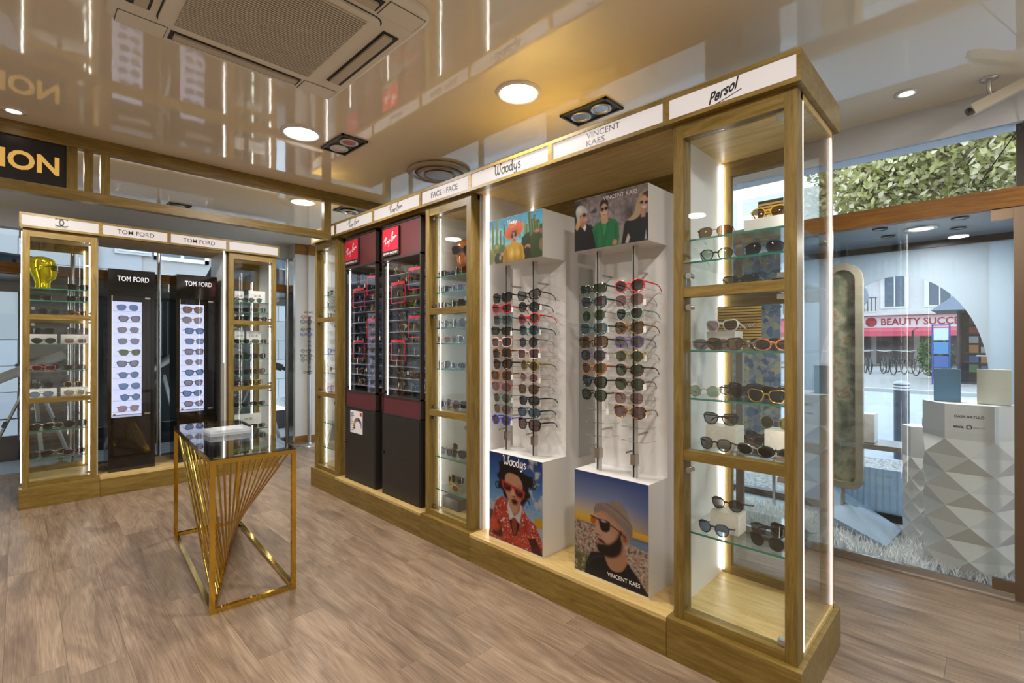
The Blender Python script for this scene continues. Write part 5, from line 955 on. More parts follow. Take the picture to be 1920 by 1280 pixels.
def poster_curly():
    p = Paint(.825, 170); p.grad([(0, '26386a'), (.25, '3a62a0'), (.5, '6a96c0'), (.7, '9ab0c0')]); n = p.noise(9, 12, 11, 4)
    p.mix(np.clip((n - .52) * 6, 0, 1) * (p.a > .5) * np.clip((.62 - p.b) * 6, 0, 1), 'b8b4b4'); p.mix(np.clip((n - .5) * 6, 0, 1) * (p.a < .3) * (p.b > .45), 'b4b0ac'); p.poly([(0, .68), (.15, .67), (.15, 1), (0, 1)], '6a4a30'); p.ell(.78, .66, .08, .06, 'c0982c')
    p.b = np.interp(p.b, [0, .2, .375, .50, .63, .74, 1], [0, .19, .335, .475, .55, .66, 1])      # figure proportions
    # hair behind, face, hair in front
    hair = [(.16, .10), (.26, .06), (.40, .06), (.5, .14), (.62, .17), (.70, .20), (.68, .27), (.62, .29), (.66, .36), (.60, .42), (.57, .47), (.5, .5), (.3, .48), (.24, .44), (.22, .38), (.14, .35), (.17, .28), (.13, .24), (.18, .18)]
    p.poly(hair, '1e1712', smooth=True, soft=.006); p.mul(1 - .35 * (p.noise(30, 30, 14) > .6) * (p.b < .5) * ((p.a > .16) & (p.a < .66)))
    # red suit with white specks
    suit = [(0, .80), (.06, .66), (.10, .52), (.22, .46), (.34, .50), (.52, .49), (.62, .56), (.74, .62), (.82, .80), (.825, 1.0), (0, 1.0)]
    m = p.poly(suit, 'b8402c'); p.mix(m * np.clip((p.noise(8, 10, 21) - .5) * 3, 0, .6), '8a2620'); sp_ = p.noise(75, 90, 23, 1); p.mix(m * np.clip((sp_ - .80) * 12, 0, 1), 'e8d8cc')
    p.poly([(.10, .78), (.17, .70), (.22, .86), (.2, .95), (.06, .93)], '2a1412', op=.9, smooth=True); p.poly([(.62, .82), (.72, .78), (.82, .96), (.82, 1), (.68, 1)], '1c100e', op=.9); p.ell(.08, .80, .1, .08, 'd2542e', soft=.02, op=.8)
    p.poly([(.31, .52), (.40, .68), (.52, .53), (.50, .66), (.44, .86), (.39, .86), (.33, .64)], '2a1614'); p.poly([(.30, .52), (.33, .47), (.41, .60), (.34, .65)], 'cfc6c4'); p.poly([(.53, .50), (.50, .48), (.41, .60), (.49, .66)], 'c6bebe'); p.poly([(.385, .61), (.435, .61), (.455, .70), (.43, .84), (.395, .84), (.37, .70)], '8a3a2a')
    p.poly([(.33, .42), (.50, .42), (.50, .52), (.42, .59), (.33, .51)], 'a8765a'); face = [(.27, .22), (.33, .19), (.46, .20), (.53, .26), (.53, .36), (.51, .46), (.45, .545), (.39, .55), (.33, .50), (.28, .40), (.26, .30)]
    p.poly(face, 'bd8a6c', smooth=True); p.poly([(.47, .3), (.53, .28), (.52, .42), (.47, .53), (.46, .42)], '8a5c44', op=.6, soft=.02); p.ell(.39, .375, .035, .075, 'c99a7c', soft=.01); p.ell(.405, .425, .03, .012, '7a4a38'); p.ell(.415, .475, .055, .028, '8a4038'); p.ell(.415, .477, .035, .016, '2a1212'); p.line([(.31, .46), (.30, .41), (.35, .36)], .006, '8a6048', .5)
    p.poly([(.24, .26), (.27, .20), (.36, .165), (.48, .18), (.54, .24), (.56, .32), (.60, .30), (.52, .14), (.30, .11), (.2, .2)], '1e1712', smooth=True)
    p.line([(.22, .29), (.39, .315), (.56, .345)], .026, 'b83030', smooth=False)
    p.poly([(.205, .268), (.375, .295), (.375, .345), (.345, .385), (.26, .375), (.222, .335)], 'b83030'); p.poly([(.40, .30), (.572, .33), (.56, .405), (.53, .432), (.445, .42), (.408, .36)], 'b83030')
    p.poly([(.238, .292), (.355, .312), (.352, .342), (.332, .366), (.27, .357), (.246, .328)], '241a1a'); p.poly([(.425, .325), (.545, .347), (.536, .396), (.516, .41), (.455, .40), (.43, .36)], '2a1e1e'); p.ell(.29, .318, .022, .009, '5a4a4a'); p.ell(.48, .35, .022, .009, '5a4a4a')
    for k, P in enumerate([[(.6, .2), (.68, .18), (.72, .22), (.68, .26)], [(.62, .26), (.7, .28), (.74, .25)], [(.16, .3), (.11, .32), (.13, .37), (.18, .36)], [(.57, .44), (.62, .42), (.64, .46)]]): p.line(P, .016, '1e1712')
    return p
def poster_beanie():
    p = Paint(.82, 170); p.grad([(0, '3e4f86'), (.22, '7a86a8'), (.36, 'b8a890'), (.44, 'd8b040'), (.49, 'd89a38'), (.5, '5a6a80'), (.53, '70809a')], slope=-.02)
    p.mix(np.clip((p.a - .5) * 1.6, 0, .5) * (p.b < .45), '3a4c84'); t = p.b - .14 * (p.a - .4)
    m = np.clip((t - .54) * 60, 0, 1); p.mix(m, 'a09080'); n = p.noise(60, 90, 31, 3); n2 = p.noise(36, 60, 33, 2); p.mix(m * np.clip((n - .5) * 6, 0, .9), 'd0bca8'); p.mix(m * np.clip((n2 - .55) * 6, 0, .9), '5c4a40'); p.mix(m * np.clip((p.noise(40, 50, 35) - .58) * 7, 0, .8), 'b87a5c'); p.mix(np.clip((p.b - .72) * 8, 0, 1) * (p.a < .26) * np.clip((p.noise(14, 30, 36) - .42) * 6, 0, .9), '4a5c2c')
    # body, neck, head in left-facing three quarter profile
    p.poly([(.12, 1), (.14, .90), (.20, .77), (.34, .74), (.58, .74), (.68, .83), (.82, .98), (.82, 1)], '1c1d22', smooth=False); p.line([(.16, .9), (.25, .80), (.36, .78)], .01, '3a3a40'); p.poly([(.34, .72), (.40, .66), (.56, .62), (.60, .80), (.52, .87), (.43, .88), (.37, .82)], 'b07f5e', smooth=True); p.line([(.34, .76), (.39, .86), (.46, .895), (.54, .88), (.61, .78)], .02, '141519')
    p.poly([(.26, .36), (.42, .33), (.58, .44), (.62, .54), (.54, .62), (.52, .70), (.42, .76), (.31, .74), (.275, .69), (.29, .66), (.27, .635), (.275, .61), (.24, .565), (.23, .55), (.26, .49), (.255, .43)], 'bd8c70', smooth=True); p.poly([(.44, .5), (.56, .5), (.52, .66), (.44, .62)], 'a87458', op=.6, soft=.03)
    p.poly([(.265, .50), (.235, .55), (.232, .575), (.255, .592), (.30, .585), (.33, .56), (.31, .50)], 'c3937a', smooth=True); p.ell(.275, .583, .022, .008, '7a4a3c'); p.line([(.32, .52), (.335, .56), (.31, .59)], .008, '94644e', .7); p.ell(.40, .57, .06, .04, 'cb9c80', soft=.03, op=.6)
    p.poly([(.26, .675), (.32, .655), (.40, .645), (.46, .60), (.50, .55), (.525, .49), (.555, .50), (.555, .60), (.53, .70), (.44, .765), (.33, .765), (.27, .73)], '241a18', smooth=True, soft=.008); p.poly([(.275, .615), (.33, .62), (.37, .65), (.33, .648), (.29, .638)], '2a1e1a', smooth=True); p.ell(.30, .658, .03, .012, 'a05a50'); p.ell(.58, .545, .045, .06, 'b27a5c', rot=8); p.ell(.58, .545, .025, .035, '8a5640', rot=8)
    p.poly([(.235, .40), (.235, .33), (.30, .27), (.40, .255), (.46, .215), (.53, .215), (.58, .27), (.64, .38), (.66, .46), (.645, .53), (.60, .54), (.57, .47), (.47, .40), (.34, .34)], '8f7c70', smooth=True); 
    for k in range(17): a = .25 + .024 * k; p.line([(a, .36 + max(0, (a - .34)) * .62), (a + .012, .285 + max(0, a - .3) * .45)], .006, '6c5a50', .8, False)
    p.line([(.37, .262), (.5, .31), (.60, .37), (.655, .42)], .008, '64544a', .9); p.line([(.48, .222), (.58, .32), (.64, .4)], .004, 'a8968a', .6)
    p.ell(.225, .455, .032, .042, 'b05a2c'); p.poly([(.285, .43), (.40, .43), (.415, .50), (.37, .54), (.31, .52)], '241c16', smooth=True); p.line([(.20, .42), (.3, .437), (.41, .44)], .014, '2a1c14'); p.line([(.41, .455), (.50, .485), (.58, .53)], .014, '2c1e16'); p.ell(.345, .44, .02, .006, 'c8c4b0')
    return p
# ================================================================== POSTER RACKS
def rack(x0, yl, yr, label, posters, poles, mirror, names):
    t = empty('rack_unit', (x0 + .15, (yl + yr) / 2, HP), label, 'display rack', 'white poster racks'); xb, xe = 2.225, 2.34
    MB().box(x0 + .006, xe, yr, yl, HP + .0005, .695).build('lower_box', WHITE, t); MB().box(x0 + .006, xe, yr, yl, 1.825, 2.09).build('upper_box', WHITE, t)
    MB().box(xb, xe, yr, yl, .695, 1.825).build('back_panel', WHITE, t)
    if not mirror: MB().box(xe + .0005, 2.554, yr, yr + .03, HP + .0005, 1.825).build('rear_divider', WHITE, t); MB().box(xe + .008, 2.49, yr - .004, yr - .0005, .67, 1.80).build('mirror', MIRROR, t)
    lo = posters[0]().build('lower_poster', x0 + .0045, yl, yr, .694, HP + .008, t, names[0]); up = posters[1]().build('upper_poster', x0 + .0045, yl, yr, 2.089, 1.826, t, names[1])
    for px, n in poles:
        y_ = px; pl = MB().box(2.098, 2.126, y_ - .008, y_ + .008, .695, 1.825).build('pole', POLE, t)
        MB().box(2.0955, 2.0978, y_ - .0035, y_ + .0035, .70, 1.82).build('slot', BLACKM, pl); MB().box(2.09, 2.124, y_ - .014, y_ + .014, .76, .81).build('clamp', CHROME, pl); MB().cyl((2.09, y_, .83), (2.05, y_ + .012, .825), .005, 8).build('latch', CHROME, pl)
        for z in (.90, 1.70): MB().cyl((2.1262, y_, z), (xb, y_, z), .006, 8).build('standoff', CHROME, pl)
        for k in range(n):
            z = PZ[k]
            hk = MB().box(2.062, 2.0944, y_ - .004, y_ + .004, z + .016, z + .0195).box(2.062, 2.0655, y_ - .004, y_ + .004, z + .0195, z + .036).build('hook', ACRYL, t)
            for sg in (-1, 1): MB().cyl((2.085, y_ + sg * .062, z + .02), (2.20, y_ + sg * .062, z + .012), .0011, 5).build('wire', CHROME, hk)
            MB().cyl((2.085, y_ - .062, z + .02), (2.085, y_ + .062, z + .02), .0011, 5).build('crossbar', CHROME, hk)
    return t, lo, up
PZ = [1.594 - .0672 * k for k in range(12)]
RW, wlo, wup = rack(2.016, 2.188, 1.758, 'white poster rack with cactus poster above and red suit poster below', (poster_curly, poster_cactus), [(2.118, 12), (1.895, 12)], False, ('poster of a curly-haired person in a red speckled suit', 'poster of a person in a wide orange hat among cacti'))
RK, klo, kup = rack(2.036, 1.553, 1.129, 'white poster rack with knit cap poster below and three people above', (poster_beanie, poster_three), [(1.449, 12), (1.240, 12)], True, ('poster of a bearded person in a knit cap above a town', 'poster of three people in sunglasses, one in green'))
lettering('', (2.0195, 1.975, .652), (0, -1, 0), (0, 0, 1), .19, PAPER, wlo, geo=WD_GEO, nrm_off=.0005); lettering('', (2.0195, 1.99, 2.052), (0, -1, 0), (0, 0, 1), .08, PAPER, wup, geo=WD_GEO, nrm_off=.0005)
lettering('VINCENT KAES', (2.0395, 1.262, .216), (0, -1, 0), (0, 0, 1), .18, PAPER, klo, nrm_off=.0005, height=.02); lettering('VINCENT KAES', (2.0395, 1.28, 2.066), (0, -1, 0), (0, 0, 1), .19, pbr('pale_print', 'b8b0ac', .5), kup, nrm_off=.0005)
wl = [('black', 'square', 'grey'), ('red', 'cat-eye', 'mauve'), ('teal', 'square', 'smoke'), ('black', 'rectangular', 'grey'), ('clear pink', 'square', 'mauve'), ('amber tortoise', 'square', 'grey'), ('black', 'cat-eye', 'brown'), ('amber', 'square', 'brown'), ('red', 'rimless', 'rose'), ('green', 'hexagonal', 'smoke'), ('green', 'rimless', 'rose'), ('blue', 'round', 'mauve')]
wr = [('black', 'cat-eye', 'smoke'), ('black', 'round', 'grey'), ('coral red', 'octagonal', 'mauve'), ('teal', 'panto', 'grey'), ('black', 'thin round', 'grey'), ('clear pink', 'square', 'mauve'), ('olive', 'round', 'brown'), ('pink', 'hexagonal', 'rose'), ('brown', 'rimless', 'brown'), ('black', 'oval', 'grey'), ('dark teal', 'oval', 'blue'), ('black', 'butterfly', 'mauve')]
kl = [('dark green', 'rectangular', 'green'), ('dark teal', 'wayfarer', 'mauve'), ('green', 'thin round', 'green'), ('teal', 'square', 'smoke'), ('tortoise', 'square', 'brown'), ('purple', 'rimless', 'grey'), ('amber', 'wayfarer', 'brown'), ('black', 'wayfarer', 'green'), ('black', 'panto', 'green')]
kr = [('coral red', 'octagonal', 'grey'), ('pink', 'rimless', 'rose'), ('sage green', 'panto', 'grey'), ('amber tortoise', 'wayfarer', 'brown'), ('purple', 'panto', 'smoke'), ('gold', 'hexagonal', 'green'), ('tortoise', 'panto', 'green'), ('brown', 'panto', 'green'), ('pink', 'rimless', 'rose'), ('amber tortoise', 'wayfarer', 'mauve')]
for lst, y_, wh in ((wl, 2.118, 'left pole under the cactus poster'), (wr, 1.895, 'right pole under the cactus poster'), (kl, 1.449, 'left pole under the three-person poster'), (kr, 1.240, 'right pole under the three-person poster')):
    for k, (fc, st, lc) in enumerate(lst):
        zb = glasses_meshes(st)[3]
        glasses((2.052, y_ + random.uniform(-.004, .004), PZ[k] + .034 - zb), -90 + random.uniform(-6, 8), st, fc, lc, '%s %s sunglasses, %s on %s' % (fc, st, ORD[k] if k < len(lst) - 1 else 'lowest', wh), 'sunglasses on the poster racks', 'open', tag_=k % 2 == 0, roll=random.uniform(-3, 3), s=1.13)
# ================================================================== BEYOND THE BACK WINDOW: display, telescopes, stone house
YV = 7.85
struct('floor_back_display', MB().box(-2.7, 3.3, YS + .03, YV + .1, -.05, .02), pbr('back_display_floor', 'c4c6c8', .6)); struct('ceiling_back_display', MB().box(-2.7, 3.3, YS + .05, YV + .1, 2.04, 2.12), pbr('back_soffit', '2e2c2b', .3))
w = struct('window_12', MB().box(-2.7, 3.3, YV + .04, YV + .1, .02, .3), pbr('low_frame', '3a3a3e', .3, .3)); MB().box(-2.7, 3.3, YV + .06, YV + .066, .3, 2.05).build('pane', STORE, w); MB().box(-2.7, 3.3, YV + .03, YV + .1, 1.93, 2.04).build('frame_head', pbr('frame_stone', '9c978c', .5), w)
gp = empty('grey_backdrop', (1.3, YV, .3), 'dark grey backdrop standing behind the two backlit towers', 'panel')
MB().box(.0, 2.72, YV - .01, YV + .02, .31, 1.93).build('board', pbr('dark_slate', '4a4f52', .5), gp)
for a in (1.33, 1.40): MB().box(a, a + .012, YV - .014, YV - .0105, 1.15, 1.90).build('light_line', pbr('pale_line', 'aeb4b8', .5), gp)
def telescope(loc, rz, tilt, tube_mat, label):
    t = empty('telescope', loc, label, 'telescope', 'telescopes in the back window'); t.rotation_euler = (0, 0, R(rz)); WL[t] = Vector((0, 0, 0)); h = .98
    for k in range(3):
        a = R(120 * k + 20); lg = MB().bar((.03 * math.cos(a), .03 * math.sin(a), h - .05), (.40 * math.cos(a), .40 * math.sin(a), .012), .035, .02).build('leg', ALU, t)
        MB().bar((.215 * math.cos(a), .215 * math.sin(a), .49), (.24 * math.cos(a), .24 * math.sin(a), .43), .045, .03).build('clamp', BLACKM, lg)
    MB().box(-.035, .035, -.035, .035, h - .08, h + .06).build('mount', BLACKM, t)
    d = Vector((math.cos(R(tilt)), 0, math.sin(R(tilt)))); c = Vector((0, 0, h + .10)); ob = MB().cyl(c - d * .32, c + d * .28, .05, 20).build('tube', tube_mat, t)
    MB().cyl(c + d * .281, c + d * .40, .062, 20).build('dew_shield', BLACKM if tube_mat is not BLACKM else WHITE, t); MB().cyl(c - d * .321, c - d * .42, .028, 14).build('focuser', BLACKM, t)
    MB().cyl(c + Vector((0, 0, .075)) - d * .16, c + Vector((0, 0, .075)) + d * .05, .015, 10).build('finder', BLACKM, t)
telescope((.12, 7.42, .02), 20, 24, WHITE, 'white telescope on a tripod behind the yellow head cabinet')
telescope((1.28, 7.45, .02), 30, 28, pbr('silver_tube', 'c2c2c0', .25, .3), 'silver telescope on a tripod between the two backlit towers')
telescope((2.42, 7.45, .02), 150, 20, BLACKM, 'black telescope on a tripod near the white back wall')
one('spool', MB().lathe((.33, 7.3, .02), [(.06, 0), (.06, .02), (.025, .03), (.025, .09), (.06, .10), (.06, .12)], 16), pbr('bronze', '7a6a55', .4, .5), 'small bronze spool on the back display floor', 'spool')
# street and stone house
struct('pavement_back', MB().box(-12, 3.5, YV + .1, 24, -.2, -.02), pbr('pale_paving', '8f9092', .8))
hs = empty('stone_house', (1, 13, 0), 'pale stone house across the narrow street behind the back window', 'building'); YH = 12.5
STN = [pbr('limestone_%d' % k, c, .9, 0, .1) for k, c in enumerate(('a9a8a6', 'b0afad', 'a09e9b', 'acadae'))]
MB().box(-8, 10, YH + .03, YH + .5, 0, 9).build('wall', pbr('mortar', 'a8a49e', .9), hs)
wins = [(-1.55, -.55, 1.55, 2.55), (2.0, 3.0, 3.1, 4.9), (3.9, 4.9, 3.1, 4.9), (.1, .95, 3.4, 5.0)]
GML = {}
for j in range(12):
    z = .47 * j; x = -3.6 + (.45 if j % 2 else 0)
    while x < 6.6:
        if not any(x + .9 > a and x < b and z + .47 > c0 and z < c1 for a, b, c0, c1 in wins):
            if 'sb' not in GML: GML['sb'] = MB().box(.006, .894, -.03, 0, .006, .464).mesh('stone_block', STN[0])
            o = bpy.data.objects.new('stone_block', GML['sb']); COL.objects.link(o); o.parent = hs; o.location = Vector((x, YH + .03, z)) - Vector((1, 13, 0)); o.material_slots[0].link = 'OBJECT'; o.material_slots[0].material = random.choice(STN)
        x += .9
for a, b, c0, c1 in wins:
    wn = MB().box(a, a + .08, YH - .02, YH + .03, c0, c1).box(b - .08, b, YH - .02, YH + .03, c0, c1).box(a, b, YH - .02, YH + .03, c0, c0 + .08).box(a, b, YH - .02, YH + .03, c1 - .08, c1).box((a + b) / 2 - .03, (a + b) / 2 + .03, YH - .01, YH + .03, c0, c1).build('window', WHITE, hs)
    MB().box(a + .08, b - .08, YH + .005, YH + .015, c0 + .08, c1 - .08).build('pane', pbr('dark_pane', '4a5560', .1, 0, .6), wn)
for a in (1.35, 5.0):
    sh = MB().box(a, a + .6, YH - .05, YH - .005, 3.15, 4.85).build('shutter', pbr('grey_shutter', 'b4b4b2', .6), hs)
    for k in range(26): MB().box(a + .05, a + .55, YH - .062, YH - .05, 3.2 + .062 * k, 3.235 + .062 * k).build('slat', pbr('shutter_slat', 'c4c4c2', .6), sh)
MB().cyl((1.05, YH - .05, 0), (1.05, YH - .05, 9), .05).build('drainpipe', pbr('pipe', '8c96a4', .5), hs)
for x0, x1, lb in ((-2.4, .12, 'black awning outside the back window at left'), (2.05, 3.4, 'black awning outside the back window beside white wall')):
    aw = empty('awning', (x0, 8.3, 2.2), lb, 'awning', 'black awnings'); MB().hexa([(x0, 8.1, 2.52 if x0 < 0 else 2.62), (x1, 8.1, 2.36 if x0 < 0 else 2.46), (x1, 9.0, 2.2), (x0, 9.0, 2.25), (x0, 8.1, 2.54 if x0 < 0 else 2.64), (x1, 8.1, 2.38 if x0 < 0 else 2.48), (x1, 9.0, 2.22), (x0, 9.0, 2.27)]).build('fabric', pbr('awning_black', '1c1e24', .7), aw)
    MB().box(x0, x1, 8.98, 9.0, 2.06, 2.22).build('valance', pbr('awning_black', '1c1e24', .7), aw); MB().bar((x1 - .15, 8.3, 2.36), (x1 - .15, YV + .08, 2.02), .03).build('arm', BLACKM, aw)
# ================================================================== THE SQUARE BEYOND THE AISLE WINDOW
GRV = pbr('gravel', '8f8c88', .9); N, L = nt(GRV); tc = N.new('ShaderNodeTexCoord'); nz = N.new('ShaderNodeTexNoise'); nz.inputs['Scale'].default_value = 38; nz.inputs['Detail'].default_value = 5; rp = ramp(N, [(.3, '5c5752'), (.5, '948f8a'), (.7, 'c6c3c0')]); L.new(tc.outputs['Object'], nz.inputs['Vector']); L.new(nz.outputs['Fac'], rp.inputs[0]); L.new(rp.outputs[0], N['Principled BSDF'].inputs['Base Color'])
struct('ground_gravel', MB().box(XO + .11, 7.2, -14, 20, -.25, -.02), GRV); struct('road', MB().box(7.2, 17.5, -14, 20, -.25, -.06), pbr('road_pale', 'a9abb2', .8)); struct('kerb', MB().box(17.5, 17.8, -14, 20, -.25, .04), pbr('kerb_stone', 'b4b2ae', .8)); struct('ground_square', MB().box(17.8, 80, -30, 50, -.25, .0), GRV)
bo = empty('bollard', (7.55, .79, -.05), 'dark grey street bollard with white rings outside the arched opening', 'bollard'); MB().cyl((7.55, .79, -.06), (7.55, .79, .86), .078, 20).build('post', pbr('bollard_grey', '4c525c', .4, .3), bo)
for k in range(3): MB().cyl((7.55, .79, .78 + .035 * k), (7.55, .79, .80 + .035 * k), .081, 20).build('ring', WHITE, bo)
MB().lathe((7.55, .79, .86), [(.078, 0), (.07, .02), (.03, .03)], 20).build('cap', pbr('bollard_cap', 'b4b6ba', .4), bo)
# building with red awnings
XF = 38; bd = empty('corner_building', (XF, 3, 0), 'pale town building with red awnings across the square', 'building')
MB().box(XF, XF + 5, -9, 14, 0, 12).build('wall', pbr('limestone_far', 'cbc6bf', .9), bd)
def far_at(px, py, X): return un(px, py, 'X', X)
for k, y_ in enumerate((8.6, 6.4, 4.3, 2.2, .1, -2.2)):
    wn = MB().box(XF - .06, XF, y_ - .7, y_ + .7, 3.5, 5.9).build('window', pbr('window_surround', 'd9d5ce', .8), bd); MB().box(XF - .09, XF - .061, y_ - .48, y_ + .48, 3.6, 5.7).build('pane', pbr('dark_pane', '4a5560', .1, 0, .6), wn); MB().box(XF - .1, XF - .0905, y_ - .03, y_ + .03, 3.6, 5.7).build('mullion', WHITE, wn)
    dr = MB().box(XF - .08, XF, y_ - .9, y_ + .9, .05, 2.3).build('shop_window', pbr('shop_dark', '5a4a48', .3), bd)
MB().box(XF - .6, XF, -9, 14, 3.05, 3.25).build('cornice', pbr('limestone_far', 'cbc6bf', .9), bd)
bl = MB().box(XF - .62, XF - .02, 5.1, 11.5, 3.251, 3.33).build('balcony', pbr('limestone_far', 'cbc6bf', .9), bd)
for k in range(32): MB().box(XF - .6, XF - .57, 5.15 + .2 * k, 5.19 + .2 * k, 3.33, 4.15).build('baluster', DARK, bl)
MB().box(XF - .61, XF - .56, 5.1, 11.5, 4.15, 4.2).build('handrail', DARK, bl)
sg = MB().box(XF - .2, XF - .05, .6, 6.2, 2.30, 3.02).build('shop_sign', pbr('cream_sign', 'd9d4cc', .6), bd); lettering('BEAUTY SUCCESS', (XF - .2, 2.9, 2.66), (0, -1, 0), (0, 0, 1), 4.1, pbr('sign_red', '9a2430', .5), sg, height=.42, bold=.02, nrm_off=.02); MB().cyl((XF - .2005, 5.45, 2.66), (XF - .22, 5.45, 2.66), .3, 14).build('emblem', pbr('sign_red', '9a2430', .5), sg)
MB().box(XF - .7, XF - .65, 4.6, 5.9, 5.4, 6.3).build('wall_sign', WHITE, bd)
RED = pbr('awning_red', 'c44a5a', .7)
for k, (a, b) in enumerate(((6.3, 10.5), (3.2, 6.2), (-.2, 3.1))):
    aw = empty('awning', (XF - 3, (a + b) / 2, 2.0), ['leftmost long red awning on the building across the square', 'middle red awning on the building across the square', 'red awning nearest the book kiosk across the square'][k], 'awning', 'red awnings'); h0 = 2.95 if k == 0 else 2.25; MB().hexa([(XF - .3, a, h0), (XF - .3, b, h0), (XF - 3.2, b, 1.98), (XF - 3.2, a, 1.98), (XF - .3, a, h0 + .05), (XF - .3, b, h0 + .05), (XF - 3.2, b, 2.03), (XF - 3.2, a, 2.03)]).build('fabric', RED, aw); MB().box(XF - 3.22, XF - 3.2, a, b, 1.74, 2.0).build('valance', RED, aw)
# kiosk with books
XK = 22; KY = -.25
kk = empty('book_kiosk', (XK, KY - 1.2, 0), 'dark book kiosk with a broad roof on the gravel square', 'kiosk'); DK = pbr('kiosk_dark', '3a3a40', .5)
MB().box(XK, XK + 2, KY - 3.2, KY + 1.1, 0, .06).box(XK + 1.9, XK + 2, KY - 3.2, KY + 1.1, 0, 2.5).box(XK, XK + 2, KY + 1.04, KY + 1.1, 0, 2.5).build('shell', DK, kk); MB().hexa([(XK - .9, KY - 3.4, 2.42), (XK + 2.2, KY - 3.4, 2.42), (XK + 2.2, KY + 1.7, 2.42), (XK - .9, KY + 1.7, 2.42), (XK - .2, KY - 3.4, 3.15), (XK + 2, KY - 3.4, 3.15), (XK + 2, KY + .9, 3.15), (XK - .2, KY + .9, 3.15)]).build('roof', pbr('kiosk_roof', '6a707c', .6), kk)
bc = ['b04838', '4a6a9a', 'd0b060', 'c8c4bc', '5a8a5a', '8a4a6a', 'd08a4a', '3a4a5a']
for j in range(6):
    sf = MB().box(XK + 1.5, XK + 1.89, KY - 3.1, KY + 1.0, .3 + .34 * j, .33 + .34 * j).build('shelf', DK, kk)
    for k in range(13): y_ = KY - 3.0 + .3 * k; MB().box(XK + 1.52, XK + 1.6, y_, y_ + .24, .331 + .34 * j, .331 + .34 * j + random.uniform(.2, .28)).build('book', pbr('book_%s' % bc[(j * 5 + k * 3) % 8], bc[(j * 5 + k * 3) % 8], .6), sf)
sb = empty('sign_board', (XK - 1, 1.25, 0), 'tall blue-framed notice stand beside the book kiosk', 'sign'); MB().box(XK - 1.02, XK - .98, .96, 1.0, 0, 1.95).box(XK - 1.02, XK - .98, 1.38, 1.42, 0, 1.95).box(XK - 1.02, XK - .98, .96, 1.42, 1.91, 1.95).build('frame', pbr('blue_frame', '24449a', .5), sb)
for k in range(3): MB().box(XK - 1.015, XK - .99, 1.01, 1.37, .55 + .45 * k, .93 + .45 * k).build('notice', pbr('notice_%d' % k, ['3a5a9a', '4a86b4', 'c8d4e0'][k], .6), sb)
tb = empty('folding_table', (20.5, -.45, 0), 'folding table with papers in front of the kiosk', 'table'); MB().box(20.1, 20.9, -1.2, .35, .95, .98).build('top', pbr('table_grey', '9aa0a8', .5), tb)
for s in (-1, 1): MB().bar((20.5, -.42 - .5 * s, 0), (20.5, -.42 + .5 * s, .95), .04).build('leg', BLACKM, tb)
one('paper_stack', MB().box(20.3, 20.6, -.5, .12, .9805, 1.35), PAPER, 'stack of white papers on the folding table outside', 'papers')
one('white_crate', MB().box(20.3, 20.8, -.95, -.2, 0, .55), pbr('crate_white', 'cdd0d6', .6), 'white crate under the folding table outside', 'crate')
pp = empty('sign_post', (16.5, 2.72, 0), 'slim grey street sign post with round sign before the awnings', 'sign post'); MB().cyl((16.5, 2.72, -.05), (16.5, 2.72, 3.6), .06, 10).build('pole', pbr('pole_grey', '8f949c', .4, .4), pp); MB().cyl((16.46, 2.85, 2.65), (16.40, 2.85, 2.65), .42, 24).build('sign_disc', pole_m := pbr('pole_grey', '8f949c', .4, .4), pp)
# bicycles
def bicycle(loc, rz, label):
    t = empty('bicycle', loc, label, 'bicycle', 'parked bicycles'); t.rotation_euler = (0, 0, R(rz)); WL[t] = Vector((0, 0, 0))
    for x_ in (-.52, .52):
        ring = [(x_ + .33 * math.cos(2 * math.pi * k / 20), 0, .35 + .33 * math.sin(2 * math.pi * k / 20)) for k in range(20)]; wh = MB().tube(ring, .02, 6, closed=True).build('wheel', BLACKM, t)
        m = MB()
        for k in range(8): a = 2 * math.pi * k / 8; m.cyl((x_, 0, .35), (x_ + .32 * math.cos(a), 0, .35 + .32 * math.sin(a)), .004, 4)
        m.build('spokes', ALU, wh)
    MB().tube([(-.52, 0, .35), (-.12, 0, .33), (.36, 0, .8), (-.22, 0, .78), (-.52, 0, .35)], .017, 6).tube([(-.12, 0, .33), (-.24, 0, .92)], .016, 6).tube([(.52, 0, .35), (.36, 0, .8), (.32, 0, .98)], .016, 6).build('frame', BLACKM, t); MB().ball((-.25, 0, .95), (.13, .06, .035)).build('saddle', BLACKM, t); MB().tube([(.34, -.28, 1.02), (.32, 0, .98), (.34, .28, 1.02)], .014, 6).build('handlebar', ALU, t)
for k in range(9): bicycle((26.2 + 1.9 * (k % 2), 1.75 + .36 * k, 0), 24 + random.uniform(-7, 7), 'black bicycle parked on the square, %s of the row from kiosk side' % ['first', 'second', 'third', 'fourth', 'fifth', 'sixth', 'seventh', 'eighth', 'ninth'][k])
# car
cr = empty('car', (30, 6.9, 0), 'silver hatchback parked behind the rounded frame across the square', 'car'); prof = [(-2, .35), (-2, .85), (-1.75, 1.0), (-1.2, 1.45), (.4, 1.5), (1.1, 1.02), (1.9, .85), (2.0, .4)]
MB().prism(prof, lambda a, b, c: (30 - .8 + c, 7.6 + a, b), 1.6).build('body', pbr('car_silver', 'b4bac4', .25, .5), cr); MB().prism([(-1.5, 1.02), (-1.12, 1.38), (.32, 1.42), (.85, 1.02)], lambda a, b, c: (29.19 + c, 7.6 + a, b), .01).build('side_window', BLACKG, cr)
for a in (-1.3, 1.25): MB().cyl((29.18, 7.6 + a, .32), (29.4, 7.6 + a, .32), .32, 20).build('wheel', BLACKM, cr)
